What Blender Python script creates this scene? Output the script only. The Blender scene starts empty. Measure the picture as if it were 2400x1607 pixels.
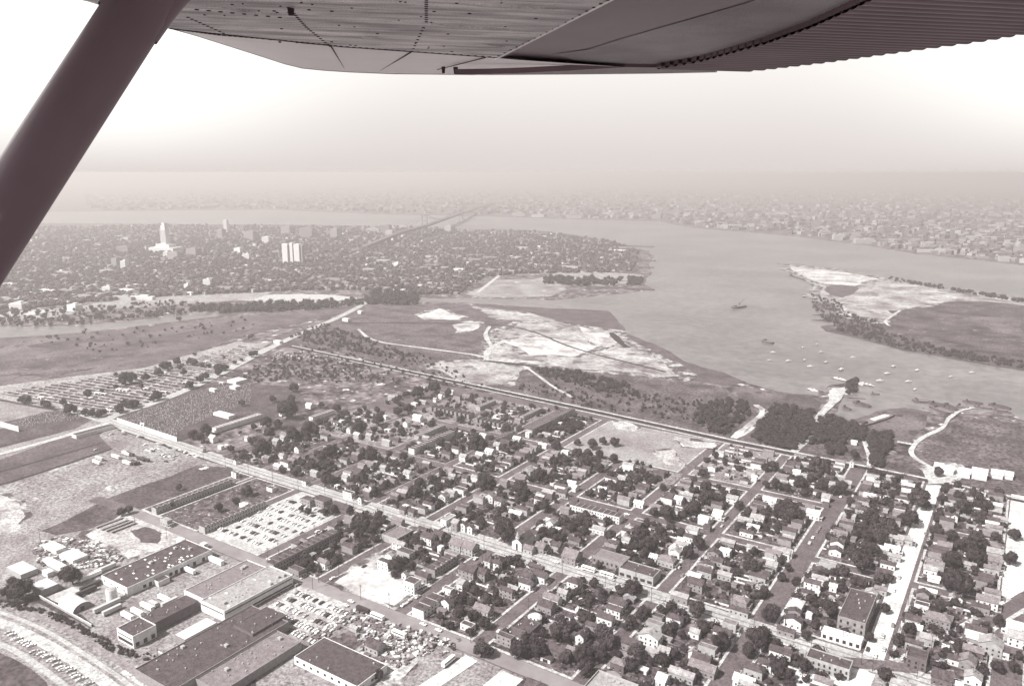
import bpy, math, random
from mathutils import Vector, Matrix, noise
R = math.radians
random.seed(7)
# ------------------------------------------------------------------ camera, sky, sun, exposure
# world frame: +x runs along the avenues, +y up the cross streets; the aircraft flies at 295 m
F = 1850.0; H = 295.0; YH = 405.0
TH = math.atan((803.5 - YH) / F); AZ = R(33.4)
SC = bpy.context.scene
cam = bpy.data.cameras.new('camera'); cam.sensor_width = 36; cam.lens = F * 36 / 2400
cam.clip_start = 0.1; cam.clip_end = 60000
co = bpy.data.objects.new('camera', cam); SC.collection.objects.link(co)
co.location = (0, 0, H); co.rotation_euler = (R(90) - TH, 0, AZ); SC.camera = co
SUN_AZ = math.atan2(-0.91, -0.42)      # the sun stands behind and to the left of the camera
SUN_EL = R(48)
sd = Vector((math.cos(SUN_EL) * math.cos(SUN_AZ), math.cos(SUN_EL) * math.sin(SUN_AZ), math.sin(SUN_EL)))
sl = bpy.data.lights.new('sun', 'SUN'); sl.energy = 5.0; sl.angle = R(0.5); sl.color = (1, .97, .93)
so = bpy.data.objects.new('sun', sl); SC.collection.objects.link(so)
so.rotation_euler = sd.to_track_quat('Z', 'Y').to_euler()
W = bpy.data.worlds.new('World'); SC.world = W; W.use_nodes = True
nt = W.node_tree; nt.nodes.clear()
def N(t, ty, **k):
    n = t.nodes.new(ty)
    for a, b in k.items(): setattr(n, a, b)
    return n
out = N(nt, 'ShaderNodeOutputWorld'); bg = N(nt, 'ShaderNodeBackground')
sky = N(nt, 'ShaderNodeTexSky'); sky.sky_type = 'NISHITA'; sky.sun_disc = False
sky.sun_elevation = SUN_EL; sky.sun_rotation = math.pi / 2 - SUN_AZ
sky.dust_density = 3.0; sky.air_density = 1.0
bw = N(nt, 'ShaderNodeRGBToBW'); nt.links.new(sky.outputs[0], bw.inputs[0])
tint = N(nt, 'ShaderNodeVectorMath', operation='SCALE'); tint.inputs[0].default_value = (1.04, .98, 1.0)
nt.links.new(bw.outputs[0], tint.inputs['Scale'])
# overcast white veil above the haze line: brighter towards the left and right of the view
tc = N(nt, 'ShaderNodeTexCoord'); nrm = N(nt, 'ShaderNodeVectorMath', operation='NORMALIZE')
nt.links.new(tc.outputs['Generated'], nrm.inputs[0])
sp = N(nt, 'ShaderNodeSeparateXYZ'); nt.links.new(nrm.outputs[0], sp.inputs[0])
rmp = N(nt, 'ShaderNodeMapRange', interpolation_type='SMOOTHSTEP')
rmp.inputs['From Min'].default_value = -0.03; rmp.inputs['From Max'].default_value = 0.18
nt.links.new(sp.outputs['Z'], rmp.inputs['Value'])
dot = N(nt, 'ShaderNodeVectorMath', operation='DOT_PRODUCT')
az0 = AZ - R(6); dot.inputs[1].default_value = (-math.sin(az0), math.cos(az0), 0)
nt.links.new(nrm.outputs[0], dot.inputs[0])
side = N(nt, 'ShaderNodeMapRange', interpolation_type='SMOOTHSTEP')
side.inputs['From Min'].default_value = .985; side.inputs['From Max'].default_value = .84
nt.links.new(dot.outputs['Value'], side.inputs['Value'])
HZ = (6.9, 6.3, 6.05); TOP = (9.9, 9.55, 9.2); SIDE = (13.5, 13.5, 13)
m1 = N(nt, 'ShaderNodeMix', data_type='RGBA'); m1.inputs[6].default_value = (*HZ, 1); m1.inputs[7].default_value = (*TOP, 1)
nt.links.new(rmp.outputs[0], m1.inputs[0])
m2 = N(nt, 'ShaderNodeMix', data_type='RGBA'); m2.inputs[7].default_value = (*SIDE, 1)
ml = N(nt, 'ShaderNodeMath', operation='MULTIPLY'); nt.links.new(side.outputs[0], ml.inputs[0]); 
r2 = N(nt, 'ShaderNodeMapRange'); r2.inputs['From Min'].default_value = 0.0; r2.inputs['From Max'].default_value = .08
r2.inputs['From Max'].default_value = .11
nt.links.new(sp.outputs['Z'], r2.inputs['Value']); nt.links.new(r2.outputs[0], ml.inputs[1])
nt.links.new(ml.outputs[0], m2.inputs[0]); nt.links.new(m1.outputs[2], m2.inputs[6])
# the veil covers the low sky; higher up the clear sky takes over
hi = N(nt, 'ShaderNodeMapRange', interpolation_type='SMOOTHSTEP')
hi.inputs['From Min'].default_value = .3; hi.inputs['From Max'].default_value = .6
nt.links.new(sp.outputs['Z'], hi.inputs['Value'])
# behind the aircraft the veil thins out and the clear sky shows
bd = N(nt, 'ShaderNodeVectorMath', operation='DOT_PRODUCT'); bd.inputs[1].default_value = (-math.sin(AZ + R(25)), math.cos(AZ + R(25)), 0)
nt.links.new(nrm.outputs[0], bd.inputs[0]); b2 = N(nt, 'ShaderNodeMapRange', interpolation_type='SMOOTHSTEP')
b2.inputs['From Min'].default_value = .25; b2.inputs['From Max'].default_value = -.25; nt.links.new(bd.outputs['Value'], b2.inputs['Value'])
mxm = N(nt, 'ShaderNodeMath', operation='MAXIMUM'); nt.links.new(b2.outputs[0], mxm.inputs[0]); nt.links.new(hi.outputs[0], mxm.inputs[1])
m3 = N(nt, 'ShaderNodeMix', data_type='RGBA'); nt.links.new(mxm.outputs[0], m3.inputs[0])
# bright sky lobe added out of frame to the left, to light the strut
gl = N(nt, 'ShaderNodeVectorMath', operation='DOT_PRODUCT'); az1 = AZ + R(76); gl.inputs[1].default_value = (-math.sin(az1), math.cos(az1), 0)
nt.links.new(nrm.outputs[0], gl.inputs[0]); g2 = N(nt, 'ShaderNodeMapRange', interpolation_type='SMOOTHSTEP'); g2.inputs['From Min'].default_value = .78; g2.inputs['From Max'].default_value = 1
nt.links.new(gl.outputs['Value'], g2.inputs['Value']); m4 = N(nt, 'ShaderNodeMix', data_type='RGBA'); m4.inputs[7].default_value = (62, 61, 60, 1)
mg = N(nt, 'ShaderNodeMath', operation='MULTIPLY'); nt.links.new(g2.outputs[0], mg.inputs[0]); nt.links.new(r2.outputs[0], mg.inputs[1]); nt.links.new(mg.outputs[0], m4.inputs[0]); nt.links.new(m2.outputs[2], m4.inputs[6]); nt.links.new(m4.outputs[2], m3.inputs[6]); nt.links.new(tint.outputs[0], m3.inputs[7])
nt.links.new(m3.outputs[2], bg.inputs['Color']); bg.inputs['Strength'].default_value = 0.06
nt.links.new(bg.outputs[0], out.inputs[0])
vs = SC.view_settings; vs.view_transform = 'Standard'; vs.look = 'None'; vs.gamma = 1; vs.exposure = 0.8
SC.cycles.max_bounces = 4; SC.cycles.diffuse_bounces = 2; SC.cycles.volume_bounces = 0
SC.cycles.glossy_bounces = 1; SC.cycles.transmission_bounces = 1; SC.cycles.caustics_reflective = False

# ------------------------------------------------------------------ helpers: pixels of the survey photo -> ground
UX, UY = math.sin(AZ), math.cos(AZ)
def G(x, y, z=0.):
    cx = (x - 1200) / F; cy = -(y - 803.5) / F
    dy = math.cos(TH) + cy * math.sin(TH); dz = -math.sin(TH) + cy * math.cos(TH)
    t = (z - H) / dz
    X, Y = cx * t, dy * t
    return Vector((X * UY - Y * UX, X * UX + Y * UY, z))
def proj(p):
    X = p[0] * UY + p[1] * UX; Y = -p[0] * UX + p[1] * UY; z = p[2] if len(p) > 2 else 0
    d = Y * math.cos(TH) - (z - H) * math.sin(TH); up = (z - H) * math.cos(TH) + Y * math.sin(TH)
    return (1200 + F * X / d, 803.5 - F * up / d) if d > 1 else (-9999, -9999)
def seen(x, y, m=30):
    px, py = proj((x, y, 3)); return -m < px < 2400 + m and py < 1607 + m
TO = {1: (0, 900), 2: (600, 900), 3: (1200, 900), 4: (1800, 900), 5: (0, 1207), 6: (600, 1207), 7: (1200, 1207), 8: (1800, 1207)}
def TP(k, x, y, z=0.): return G(*T(k, x, y), z)
T8O = {11: (0, 380), 12: (800, 380), 13: (1600, 380), 14: (1600, 700), 15: (800, 660)}
def T(k, x, y): return S(k, x, y) if k > 10 else (TO[k][0] + x / 3.903, TO[k][1] + y / 3.903)
def S(k, x, y): return (T8O[k][0] + x / 2.9275, T8O[k][1] + y / 2.9275)
def VV(x, y): return (x * 1.0248, y * 1.0248)

def mat(name, c1, c2=None, scale=.05, detail=6, rough=.9, fine=None, tinted=True, lo=.35, hi=.65, grit=None):
    """two tones of one surface mottled by fractal noise in metres"""
    m = bpy.data.materials.new(name); m.use_nodes = True; t = m.node_tree
    b = t.nodes['Principled BSDF']; b.inputs['Roughness'].default_value = rough
    b.inputs['Specular IOR Level'].default_value = .2
    def tn(g):
        if isinstance(g, tuple): return (*g, 1)
        k = max(0, 1 - g / .3)
        return (g * (1 + .2 * k), g * (1 - .12 * k), g * (1 - .02 * k), 1)
    if c2 is None: b.inputs['Base Color'].default_value = tn(c1); return m
    g = N(t, 'ShaderNodeNewGeometry'); n = N(t, 'ShaderNodeTexNoise')
    n.inputs['Scale'].default_value = scale; n.inputs['Detail'].default_value = detail; n.inputs['Roughness'].default_value = .62
    t.links.new(g.outputs['Position'], n.inputs['Vector'])
    r = N(t, 'ShaderNodeMapRange'); r.inputs['From Min'].default_value = lo; r.inputs['From Max'].default_value = hi
    t.links.new(n.outputs[0], r.inputs['Value'])
    mx = N(t, 'ShaderNodeMix', data_type='RGBA'); mx.inputs[6].default_value = tn(c1); mx.inputs[7].default_value = tn(c2)
    t.links.new(r.outputs[0], mx.inputs[0]); src = mx.outputs[2]
    if fine:
        fs, c3, th = fine
        v = N(t, 'ShaderNodeTexNoise'); v.inputs['Scale'].default_value = fs; v.inputs['Detail'].default_value = 3
        t.links.new(g.outputs['Position'], v.inputs['Vector'])
        rr = N(t, 'ShaderNodeMapRange'); rr.inputs['From Min'].default_value = th; rr.inputs['From Max'].default_value = th + .06
        t.links.new(v.outputs[0], rr.inputs['Value'])
        mm = N(t, 'ShaderNodeMix', data_type='RGBA'); mm.inputs[7].default_value = tn(c3)
        t.links.new(rr.outputs[0], mm.inputs[0]); t.links.new(src, mm.inputs[6]); src = mm.outputs[2]
    if grit:
        gs, ga = grit
        v = N(t, 'ShaderNodeTexNoise'); v.inputs['Scale'].default_value = gs; v.inputs['Detail'].default_value = 4; v.inputs['Roughness'].default_value = .75
        t.links.new(g.outputs['Position'], v.inputs['Vector'])
        rr = N(t, 'ShaderNodeMapRange'); rr.inputs['From Min'].default_value = .37; rr.inputs['From Max'].default_value = .63
        rr.inputs['To Min'].default_value = 1 - ga; rr.inputs['To Max'].default_value = 1 + ga
        t.links.new(v.outputs[0], rr.inputs['Value'])
        sc_ = N(t, 'ShaderNodeVectorMath', operation='SCALE'); t.links.new(src, sc_.inputs[0]); t.links.new(rr.outputs[0], sc_.inputs['Scale']); src = sc_.outputs[0]
    t.links.new(src, b.inputs['Base Color'])
    return m
M = {}
M['far'] = mat('far_land', .05, .16, .02, 9, fine=(.06, .5, .62), lo=.42, hi=.62, grit=(0.08, 0.7))
M['scrub'] = mat('scrub', .04, .13, .03, 10, fine=(.12, .045, .58), grit=(0.25, 0.75))
M['scrubd'] = mat('dark_scrub', .025, .1, .02, 10, fine=(.06, .2, .64), grit=(0.25, 0.7))
M['marsh'] = mat('marsh', .045, .14, .012, 10, fine=(.05, .05, .58), grit=(0.25, 0.5))
M['reed'] = mat('reed', .05, .1, .03, 8, grit=(0.3, 0.5))
M['sand'] = mat('sand', .12, .42, .014, 10, fine=(.03, .1, .6), lo=.36, hi=.62, grit=(0.12, 0.4))
M['fringe'] = mat('half_bare_scrub', .06, .36, .05, 10, lo=.46, hi=.58, grit=(.3, .5))
M['sandw'] = mat('bright_sand', .18, .55, .02, 10, fine=(.05, .16, .62), lo=.33, hi=.58, grit=(0.15, 0.25))
M['bare'] = mat('bare_ground', .2, .52, .04, 8, fine=(.2, .2, .63), grit=(0.4, 0.5))
M['dirt'] = mat('dirt_track', .3, .5, .05, 8, grit=(0.4, 0.35))
M['field'] = mat('field', .13, .3, .015, 10, fine=(.02, .5, .64), grit=(0.3, 0.65))
M['grass'] = mat('grass', .13, .24, .03, 9, fine=(.3, .09, .66), grit=(0.4, 0.65))
M['ball'] = mat('ball_field', .17, .28, .02, 9, fine=(.4, .12, .66), grit=(.35, .3))
M['yard'] = mat('yard', .03, .11, .12, 8, fine=(.25, .4, .64), lo=.38, hi=.62, grit=(0.45, 0.8))
M['works'] = mat('works_yard', .14, .28, .05, 9, fine=(.2, .1, .63), grit=(0.5, 0.55))
M['darkf'] = mat('dark_grass', .035, .085, .05, 9, grit=(0.35, 0.7))
M['plots'] = mat('plots', .18, .34, .05, 8, fine=(.12, .09, .64), grit=(0.3, 0.6))
M['asph'] = mat('asphalt', .075, .12, .05, 7, grit=(0.6, 0.4))
M['asphl'] = mat('pale_asphalt', .3, .42, .05, 7, fine=(.3, .22, .64), grit=(0.6, 0.35))
M['white_rd'] = mat('white_road', .42, .68, .05, 7, fine=(.5, .4, .64), grit=(0.5, 0.35))
M['conc'] = mat('pavement', .3, .52, .15, 7, grit=(0.7, 0.45))
M['track'] = mat('track_bed', .16, .24, .1, 6, grit=(0.6, 0.4))
M['parkl'] = mat('car_park', .34, .48, .05, 8, fine=(.3, .25, .62), grit=(0.6, 0.4))
M['wf'] = mat('wall_far', .55, .8, .01, 2); 
WALL = {'w': mat('white_wall', .55, .72, .4, 4), 'l': mat('pale_wall', .28, .4, .4, 4), 'm': mat('brick_wall', .19, .27, .5, 5), 'd': mat('dark_brick_wall', .09, .14, .5, 5)}
ROOF = {'w': mat('white_roof', .5, .68, .3, 5), 'l': mat('pale_roof', .2, .34, .4, 6, grit=(1.5, .3)), 'm': mat('grey_roof', .12, .2, .4, 6, grit=(1.5, .4)), 'd': mat('dark_roof', .04, .085, .35, 7, grit=(1.5, .5))}
M['glass'] = mat('window_glass', .03, rough=.15)
M['trim'] = mat('trim', .7)
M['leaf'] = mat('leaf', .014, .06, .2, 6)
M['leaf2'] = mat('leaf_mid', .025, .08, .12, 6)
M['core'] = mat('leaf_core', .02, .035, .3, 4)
M['bark'] = mat('bark', .07)
M['wood'] = mat('pole_wood', .07)
M['rust'] = mat('rusty_hull', .05, .11, .2, 6)
M['metal'] = mat('metal', .3, .4, .5, 4, rough=.5)
M['ch'] = mat('chimney_brick', .16)
CARM = {'white': mat('car_white', .75, rough=.3), 'pale': mat('car_pale', .45, rough=.3), 'grey': mat('car_grey', .2, rough=.3), 'dark': mat('car_dark', .04, rough=.25)}
M['tyre'] = mat('tyre', .03)
# water: dull, faintly rippled
wm = mat('river_water', (.108, .098, .1), (.165, .15, .152), .0035, 9, rough=.35, lo=.4, hi=.6, grit=(.05, .3)); M['water'] = wm
b_ = wm.node_tree.nodes['Principled BSDF']; b_.inputs['Specular IOR Level'].default_value = .5
nn = N(wm.node_tree, 'ShaderNodeTexNoise'); nn.inputs['Scale'].default_value = .35; nn.inputs['Detail'].default_value = 4
gg = N(wm.node_tree, 'ShaderNodeNewGeometry'); wm.node_tree.links.new(gg.outputs['Position'], nn.inputs['Vector'])
bb = N(wm.node_tree, 'ShaderNodeBump'); bb.inputs['Strength'].default_value = .5; bb.inputs['Distance'].default_value = .4
wm.node_tree.links.new(nn.outputs[0], bb.inputs['Height']); wm.node_tree.links.new(bb.outputs[0], b_.inputs['Normal'])

COL = SC.collection.objects
def tag(o, label=None, cat=None, group=None, kind=None):
    for k, v in (('label', label), ('category', cat), ('group', group), ('kind', kind)):
        if v: o[k] = v
    return o
class MB:
    def __init__(s): s.v = []; s.f = []; s.m = []
    def add(s, vs, fs, mi=0):
        n = len(s.v); s.v += [tuple(v) for v in vs]; s.f += [tuple(i + n for i in f) for f in fs]; s.m += [mi] * len(fs)
    def box(s, c, d, mi=0, rz=0, taper=1):
        x, y, z = [k / 2 for k in d]; ca, sa = math.cos(rz), math.sin(rz); vs = []
        for Z in (-z, z):
            k = 1 if Z < 0 else taper
            for X, Y in ((-x, -y), (x, -y), (x, y), (-x, y)):
                X *= k; Y *= k
                vs.append((c[0] + X * ca - Y * sa, c[1] + X * sa + Y * ca, c[2] + Z))
        s.add(vs, [(0, 3, 2, 1), (4, 5, 6, 7), (0, 1, 5, 4), (1, 2, 6, 5), (2, 3, 7, 6), (3, 0, 4, 7)], mi)
    def tube(s, p0, p1, r0, r1=None, n=8, mi=0, cap=True):
        r1 = r0 if r1 is None else r1; p0 = Vector(p0); p1 = Vector(p1); d = (p1 - p0).normalized()
        a = d.orthogonal().normalized(); b = d.cross(a); vs = []
        for p, r in ((p0, r0), (p1, r1)):
            for i in range(n):
                t = 2 * math.pi * i / n; vs.append(p + (a * math.cos(t) + b * math.sin(t)) * r)
        fs = [(i, (i + 1) % n, n + (i + 1) % n, n + i) for i in range(n)]
        if cap: fs += [tuple(range(n))[::-1], tuple(range(n, 2 * n))]
        s.add(vs, fs, mi)
    def mesh(s, name, mats, smooth=False):
        me = bpy.data.meshes.new(name); me.from_pydata(s.v, [], s.f)
        for m in mats: me.materials.append(m)
        me.polygons.foreach_set('material_index', s.m)
        if smooth: me.polygons.foreach_set('use_smooth', [True] * len(s.f))
        me.update(); return me
    def build(s, name, mats, parent=None, loc=(0, 0, 0), rz=0, smooth=False):
        if not isinstance(mats, (list, tuple)): mats = [mats]
        return link(name, s.mesh(name, mats, smooth), parent, loc, rz)
def link(name, me, parent=None, loc=(0, 0, 0), rz=0):
    o = bpy.data.objects.new(name, me); COL.link(o); o.parent = parent; o.location = loc; o.rotation_euler = (0, 0, rz); return o
def empty(name, loc, rz=0):
    o = bpy.data.objects.new(name, None); COL.link(o); o.location = loc; o.rotation_euler = (0, 0, rz); o.empty_display_size = 1; return o
ONES = 'first second third fourth fifth sixth seventh eighth ninth tenth eleventh twelfth thirteenth fourteenth fifteenth sixteenth seventeenth eighteenth nineteenth'.split()
TENS = {2: ('twenty', 'twentieth'), 3: ('thirty', 'thirtieth'), 4: ('forty', 'fortieth'), 5: ('fifty', 'fiftieth'), 6: ('sixty', 'sixtieth'), 7: ('seventy', 'seventieth'), 8: ('eighty', 'eightieth'), 9: ('ninety', 'ninetieth')}
def ordn(i):
    if i <= 19: return ONES[i - 1]
    if i >= 100: return 'hundred-and-' + ordn(i - 100) if i > 100 else 'hundredth'
    t, u = divmod(i, 10); return TENS[t][1] if u == 0 else TENS[t][0] + '-' + ONES[u - 1]

# ------------------------------------------------------------------ ground, water, roads
def ragged(pts, amp, it, seed=1):
    rnd = random.Random(seed); P_ = [Vector(p[:2]) for p in pts]
    for k in range(it):
        Q = []
        for i in range(len(P_)):
            a = P_[i]; b = P_[(i + 1) % len(P_)]; d = b - a; L = d.length
            Q.append(a)
            if L > 3:
                n = Vector((-d.y, d.x)) / L; Q.append((a + b) / 2 + n * rnd.uniform(-1, 1) * amp * L)
        P_ = Q
    return P_
ZK = [0.]
def sheet(name, pts, z, m, kind='structure', rag=0, it=3, seed=1):
    ZK[0] += .0007; z += ZK[0]
    if rag: pts = ragged(pts, rag, it, seed)
    mb = MB(); mb.add([(p[0], p[1], z) for p in pts], [tuple(range(len(pts)))])
    a = sum(pts[i][0] * pts[(i + 1) % len(pts)][1] - pts[(i + 1) % len(pts)][0] * pts[i][1] for i in range(len(pts)))
    if a < 0: mb.f[0] = mb.f[0][::-1]
    o = mb.build(name, m); tag(o, kind=kind); return o
def patch(name, pts, z, m, rag=.06, it=3, seed=1):
    c = sum((Vector(p[:2]) for p in pts), Vector((0, 0))) / len(pts)
    sheet('mottled_edge', [c + (Vector(p[:2]) - c) * 1.16 for p in pts], z - .03, M['fringe'], rag=.12, it=3, seed=seed + 5)
    sheet(name, pts, z, m, rag=rag, it=it, seed=seed)
def px(lst, f=None): return [G(*(f(*p) if f else p)) for p in lst]
def ribbon(name, pts, w, z, m, kind='structure', it=0, jit=0):
    """a road surface of width w along a smoothed centre line"""
    ZK[0] += .0007; z += ZK[0]
    P_ = [Vector(p[:2]) for p in pts]
    for _ in range(it):
        Q = [P_[0]]
        for i in range(len(P_) - 1):
            Q.append(P_[i] * .75 + P_[i + 1] * .25); Q.append(P_[i] * .25 + P_[i + 1] * .75)
        Q.append(P_[-1]); P_ = Q
    mb = MB(); vs = []
    for i, p in enumerate(P_):
        d = (P_[min(i + 1, len(P_) - 1)] - P_[max(i - 1, 0)]).normalized(); n = Vector((-d.y, d.x))
        ww = w * (1 + random.uniform(-jit, jit)) / 2
        vs += [(p.x - n.x * ww, p.y - n.y * ww, z), (p.x + n.x * ww, p.y + n.y * ww, z)]
    mb.add(vs, [(2 * i, 2 * i + 2, 2 * i + 3, 2 * i + 1) for i in range(len(P_) - 1)])
    o = mb.build(name, m); tag(o, kind=kind); return o
def rect(a0, a1, b0, b1): return [(b0, a0), (b1, a0), (b1, a1), (b0, a1)]
# base land to the horizon
sheet('ground', [(-33000, -3000), (20000, -3000), (20000, 42000), (-33000, 42000)], 0, M['far'])
river = [(60, 497), (400, 494), (650, 492), (900, 503), (1100, 506), (1330, 514), (1545, 519), (1640, 536), (1880, 556), (2030, 575), (2150, 596), (2400, 622), (2700, 660)]
river += [(2700, 1010), (2400, 985), (2369, 966), (2249, 965), (2190, 962), (2160, 955), (2177, 975), (2140, 995), (2140, 1010), (2100, 1030), (2060, 1012), (2003, 1003), (1976, 992), (1962, 970), (1976, 932), (2006, 919),
          (2006, 893), (1945, 902), (1917, 922), (1897, 925), (1839, 921), (1798, 910), (1750, 897), (1702, 876), (1600, 845), (1562, 820), (1500, 793), (1463, 779), (1466, 771), (1449, 752), (1442, 742), (1425, 728),
          (1268, 721), (1080, 709), (978, 707), (860, 711), (700, 722), (560, 735), (403, 754), (195, 779), (-150, 800), (-150, 770), (0, 765), (195, 763), (403, 742), (560, 726), (760, 710), (860, 703), (978, 698), (1210, 701), (1295, 704), (1466, 688),
          (1531, 677), (1510, 667), (1528, 640), (1534, 600), (1500, 583), (1432, 564), (1330, 548), (1258, 540), (1107, 537), (1060, 546), (954, 534), (800, 528), (400, 525), (60, 523), (-300, 520), (-300, 500)]
sheet('river', ragged(px(river), .03, 2, 3), .1, M['water'])
island = [(1839, 622.5), (1853, 640), (1849, 646), (1897, 663), (1918, 684), (1907, 708), (1904, 722), (1955, 727), (1957, 735), (1900, 738), (1958, 744), (1959, 748), (1898, 750), (1960, 757), (1962, 760), (1922, 765), (1935, 776), (1986, 787), (2044, 802), (2112, 820), (2181, 831), (2225, 840), (2317, 856), (2400, 869), (2650, 905), (2650, 748), (2400, 706), (2181, 670), (2061, 649), (1976, 635), (1900, 626)]
sheet('island', px(island), .5, M['scrubd'], rag=.03, it=2)
patch('island_sand', px([(1845, 624), (1858, 638), (1900, 655), (1930, 675), (1928, 705), (1975, 710), (1972, 728), (2010, 740), (2060, 748), (2085, 745), (2110, 728), (2200, 712), (2300, 706), (2400, 716), (2560, 740), (2560, 728), (2400, 704), (2200, 678), (2061, 652), (1976, 637), (1900, 628)]), .8, M['sand'], rag=.05)
patch('island_sand', px([(1848, 625), (1870, 640), (1930, 665), (2000, 672), (2025, 660), (2060, 654), (1976, 638), (1900, 629)]), 1.0, M['sandw'], rag=.05, seed=4)
sheet('island_scrub', px([(1935, 672), (1945, 692), (1975, 698), (2000, 690), (2008, 672), (1970, 668)]), 1.2, M['reed'], rag=.06)
sheet('island_clearing', px([(2200, 755), (2260, 745), (2350, 742), (2400, 752), (2400, 790), (2340, 780), (2300, 762), (2240, 765)]), .8, M['marsh'], rag=.1)
sheet('island_clearing', px([(2080, 728), (2200, 712), (2300, 706), (2420, 725), (2420, 735), (2300, 716), (2190, 724), (2100, 738)]), 1.2, M['scrubd'], rag=.12)
ribbon('path', px([(1975, 718), (1985, 735), (2010, 748), (2035, 750)]), 6, 1.2, M['dirt'], it=2)
ribbon('path', px([(2110, 728), (2085, 745), (2072, 755), (2085, 765)]), 6, 1.2, M['dirt'], it=2)
# near shore: marsh tongues, scrub, sand
sheet('reed_bed', px([(1100, 712), (1268, 722), (1425, 729), (1440, 743), (1449, 753), (1466, 773), (1455, 781), (1400, 775), (1330, 757), (1260, 745), (1180, 732)]), .3, M['reed'], rag=.06, it=3)
sheet('reed_bed', px([(1462, 780), (1500, 794), (1562, 820), (1600, 847), (1702, 875), (1750, 896), (1700, 905), (1600, 885), (1560, 850), (1500, 815), (1455, 795)]), .3, M['reed'], rag=.06, it=3)
sheet('mudflat', px([(1720, 905), (1800, 915), (1897, 928), (1925, 945), (1910, 985), (1860, 975), (1800, 960), (1750, 950)]), .3, M['marsh'], rag=.05, it=3)
sheet('mudflat', px([(1985, 985), (2050, 965), (2120, 955), (2180, 965), (2170, 1000), (2120, 1040), (2060, 1020), (2003, 1005)]), .3, M['marsh'], rag=.06, it=3)
sheet('marsh', px([(-200, 800), (195, 782), (403, 758), (560, 740), (700, 728), (850, 716), (800, 735), (560, 790), (340, 862), (0, 910), (-200, 930)]), .3, M['marsh'], rag=.03, it=3)
sheet('waste_land', px([(880, 716), (980, 711), (1080, 712), (1200, 735), (1330, 760), (1455, 782), (1560, 850), (1620, 895), (1700, 910), (1760, 950), (1870, 1060), (1700, 1030), (1400, 965), (1100, 900), (900, 850), (700, 805), (640, 790), (800, 745)]), .3, M['scrub'], rag=.03, it=2)
patch('sand', px([(1158, 809), (1165, 790), (1200, 770), (1230, 752), (1290, 757), (1435, 778), (1460, 800), (1520, 830), (1583, 875), (1560, 882), (1450, 870), (1330, 862), (1230, 850), (1175, 848), (1140, 846)]), .5, M['sand'], rag=.07)
patch('sand', px([(1000, 860), (1040, 850), (1110, 848), (1150, 848), (1228, 862), (1200, 885), (1190, 900), (1130, 902), (1060, 885)]), .5, M['sand'], rag=.08)
patch('sand', px([(978, 740), (1030, 723), (1060, 735), (1090, 742), (1070, 750), (990, 748)]), .5, M['sandw'], rag=.05)
patch('sand', px([(1060, 762), (1100, 753), (1130, 757), (1110, 775), (1070, 778)]), .5, M['sandw'], rag=.08)
patch('sand', px([(1120, 722), (1200, 730), (1280, 745), (1330, 765), (1250, 752), (1180, 750), (1150, 740)]), .5, M['sand'], rag=.08)
patch('sand', px([(1355, 765), (1440, 778), (1456, 800), (1420, 815), (1380, 800)]), .6, M['sandw'], rag=.08)
patch('sand', px([(1170, 800), (1260, 790), (1400, 812), (1350, 835), (1240, 832)]), .6, M['sandw'], rag=.08, seed=6)
ribbon('path', px([(840, 772), (870, 800), (960, 812), (1130, 834), (1140, 840)]), 7, .7, M['dirt'], it=2, jit=.3)
ribbon('path', px([(1140, 845), (1140, 830), (1152, 812), (1185, 800)]), 10, .75, M['dirt'], it=2, jit=.3)
ribbon('path', px([(1152, 812), (1135, 785), (1148, 765)]), 7, .8, M['dirt'], it=2, jit=.3)
ribbon('path', px([(1225, 855), (1260, 880), (1300, 910), (1350, 935)]), 5, .7, M['dirt'], it=2, jit=.3)
ribbon('ditch', px([(800, 758), (950, 757), (1150, 758), (1250, 775), (1340, 818), (1560, 872)]), 5, .85, M['core'], it=3)
ribbon('ditch', px([(1145, 847), (1240, 857), (1260, 864)]), 9, .85, M['core'], it=2)
ribbon('ditch', px([(1432, 780), (1456, 805), (1470, 815)]), 12, .85, M['core'], it=2, jit=.3)
# left: garden plots, diagonal highway, cemetery
sheet('plot_ground', px([(-200, 925), (0, 905), (340, 862), (560, 800), (600, 805), (640, 800), (487, 895), (366, 946), (274, 974), (210, 965), (110, 955), (0, 935), (-200, 960)]), .4, M['plots'], rag=.02, it=2)
sheet('left_field', px([(-600, 1150), (0, 1120), (265, 1005), (420, 1060), (590, 1110), (545, 1140), (330, 1195), (420, 1290), (480, 1330), (350, 1290), (240, 1290), (0, 1330), (-600, 1400)]), .3, M['field'], rag=.01, it=2)
sheet('left_field', px([(-600, 960), (0, 940), (110, 960), (210, 975), (260, 995), (0, 1100), (-600, 1300)]), .25, M['works'])
sheet('dark_strip', px([(-300, 1060), (0, 1005), (205, 975), (215, 985), (175, 1005), (0, 1050), (-300, 1110)]), .5, M['darkf'], rag=.02, it=2)
sheet('dark_strip', px([(-300, 1140), (0, 1077), (180, 1015), (230, 1015), (262, 1052), (0, 1140), (-300, 1230)]), .45, M['reed'], rag=.02, it=2)
sheet('dark_strip', px([(95, 1245), (260, 1165), (385, 1122), (460, 1092), (545, 1095), (540, 1120), (350, 1190), (210, 1240), (130, 1255)]), .5, M['darkf'], rag=.04, it=3)
patch('bright_ground', px([(-300, 1260), (-100, 1170), (0, 1160), (45, 1180), (60, 1210), (30, 1240), (0, 1250), (-200, 1300)]), .5, M['bare'], rag=.06)
patch('bright_ground', px([(200, 1255), (310, 1190), (395, 1215), (430, 1275), (300, 1310), (280, 1290)]), .5, M['bare'], rag=.04)
sheet('dark_patch', px([(305, 1245), (340, 1235), (380, 1250), (370, 1275), (330, 1272)]), .6, M['reed'], rag=.08, it=3)
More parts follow.
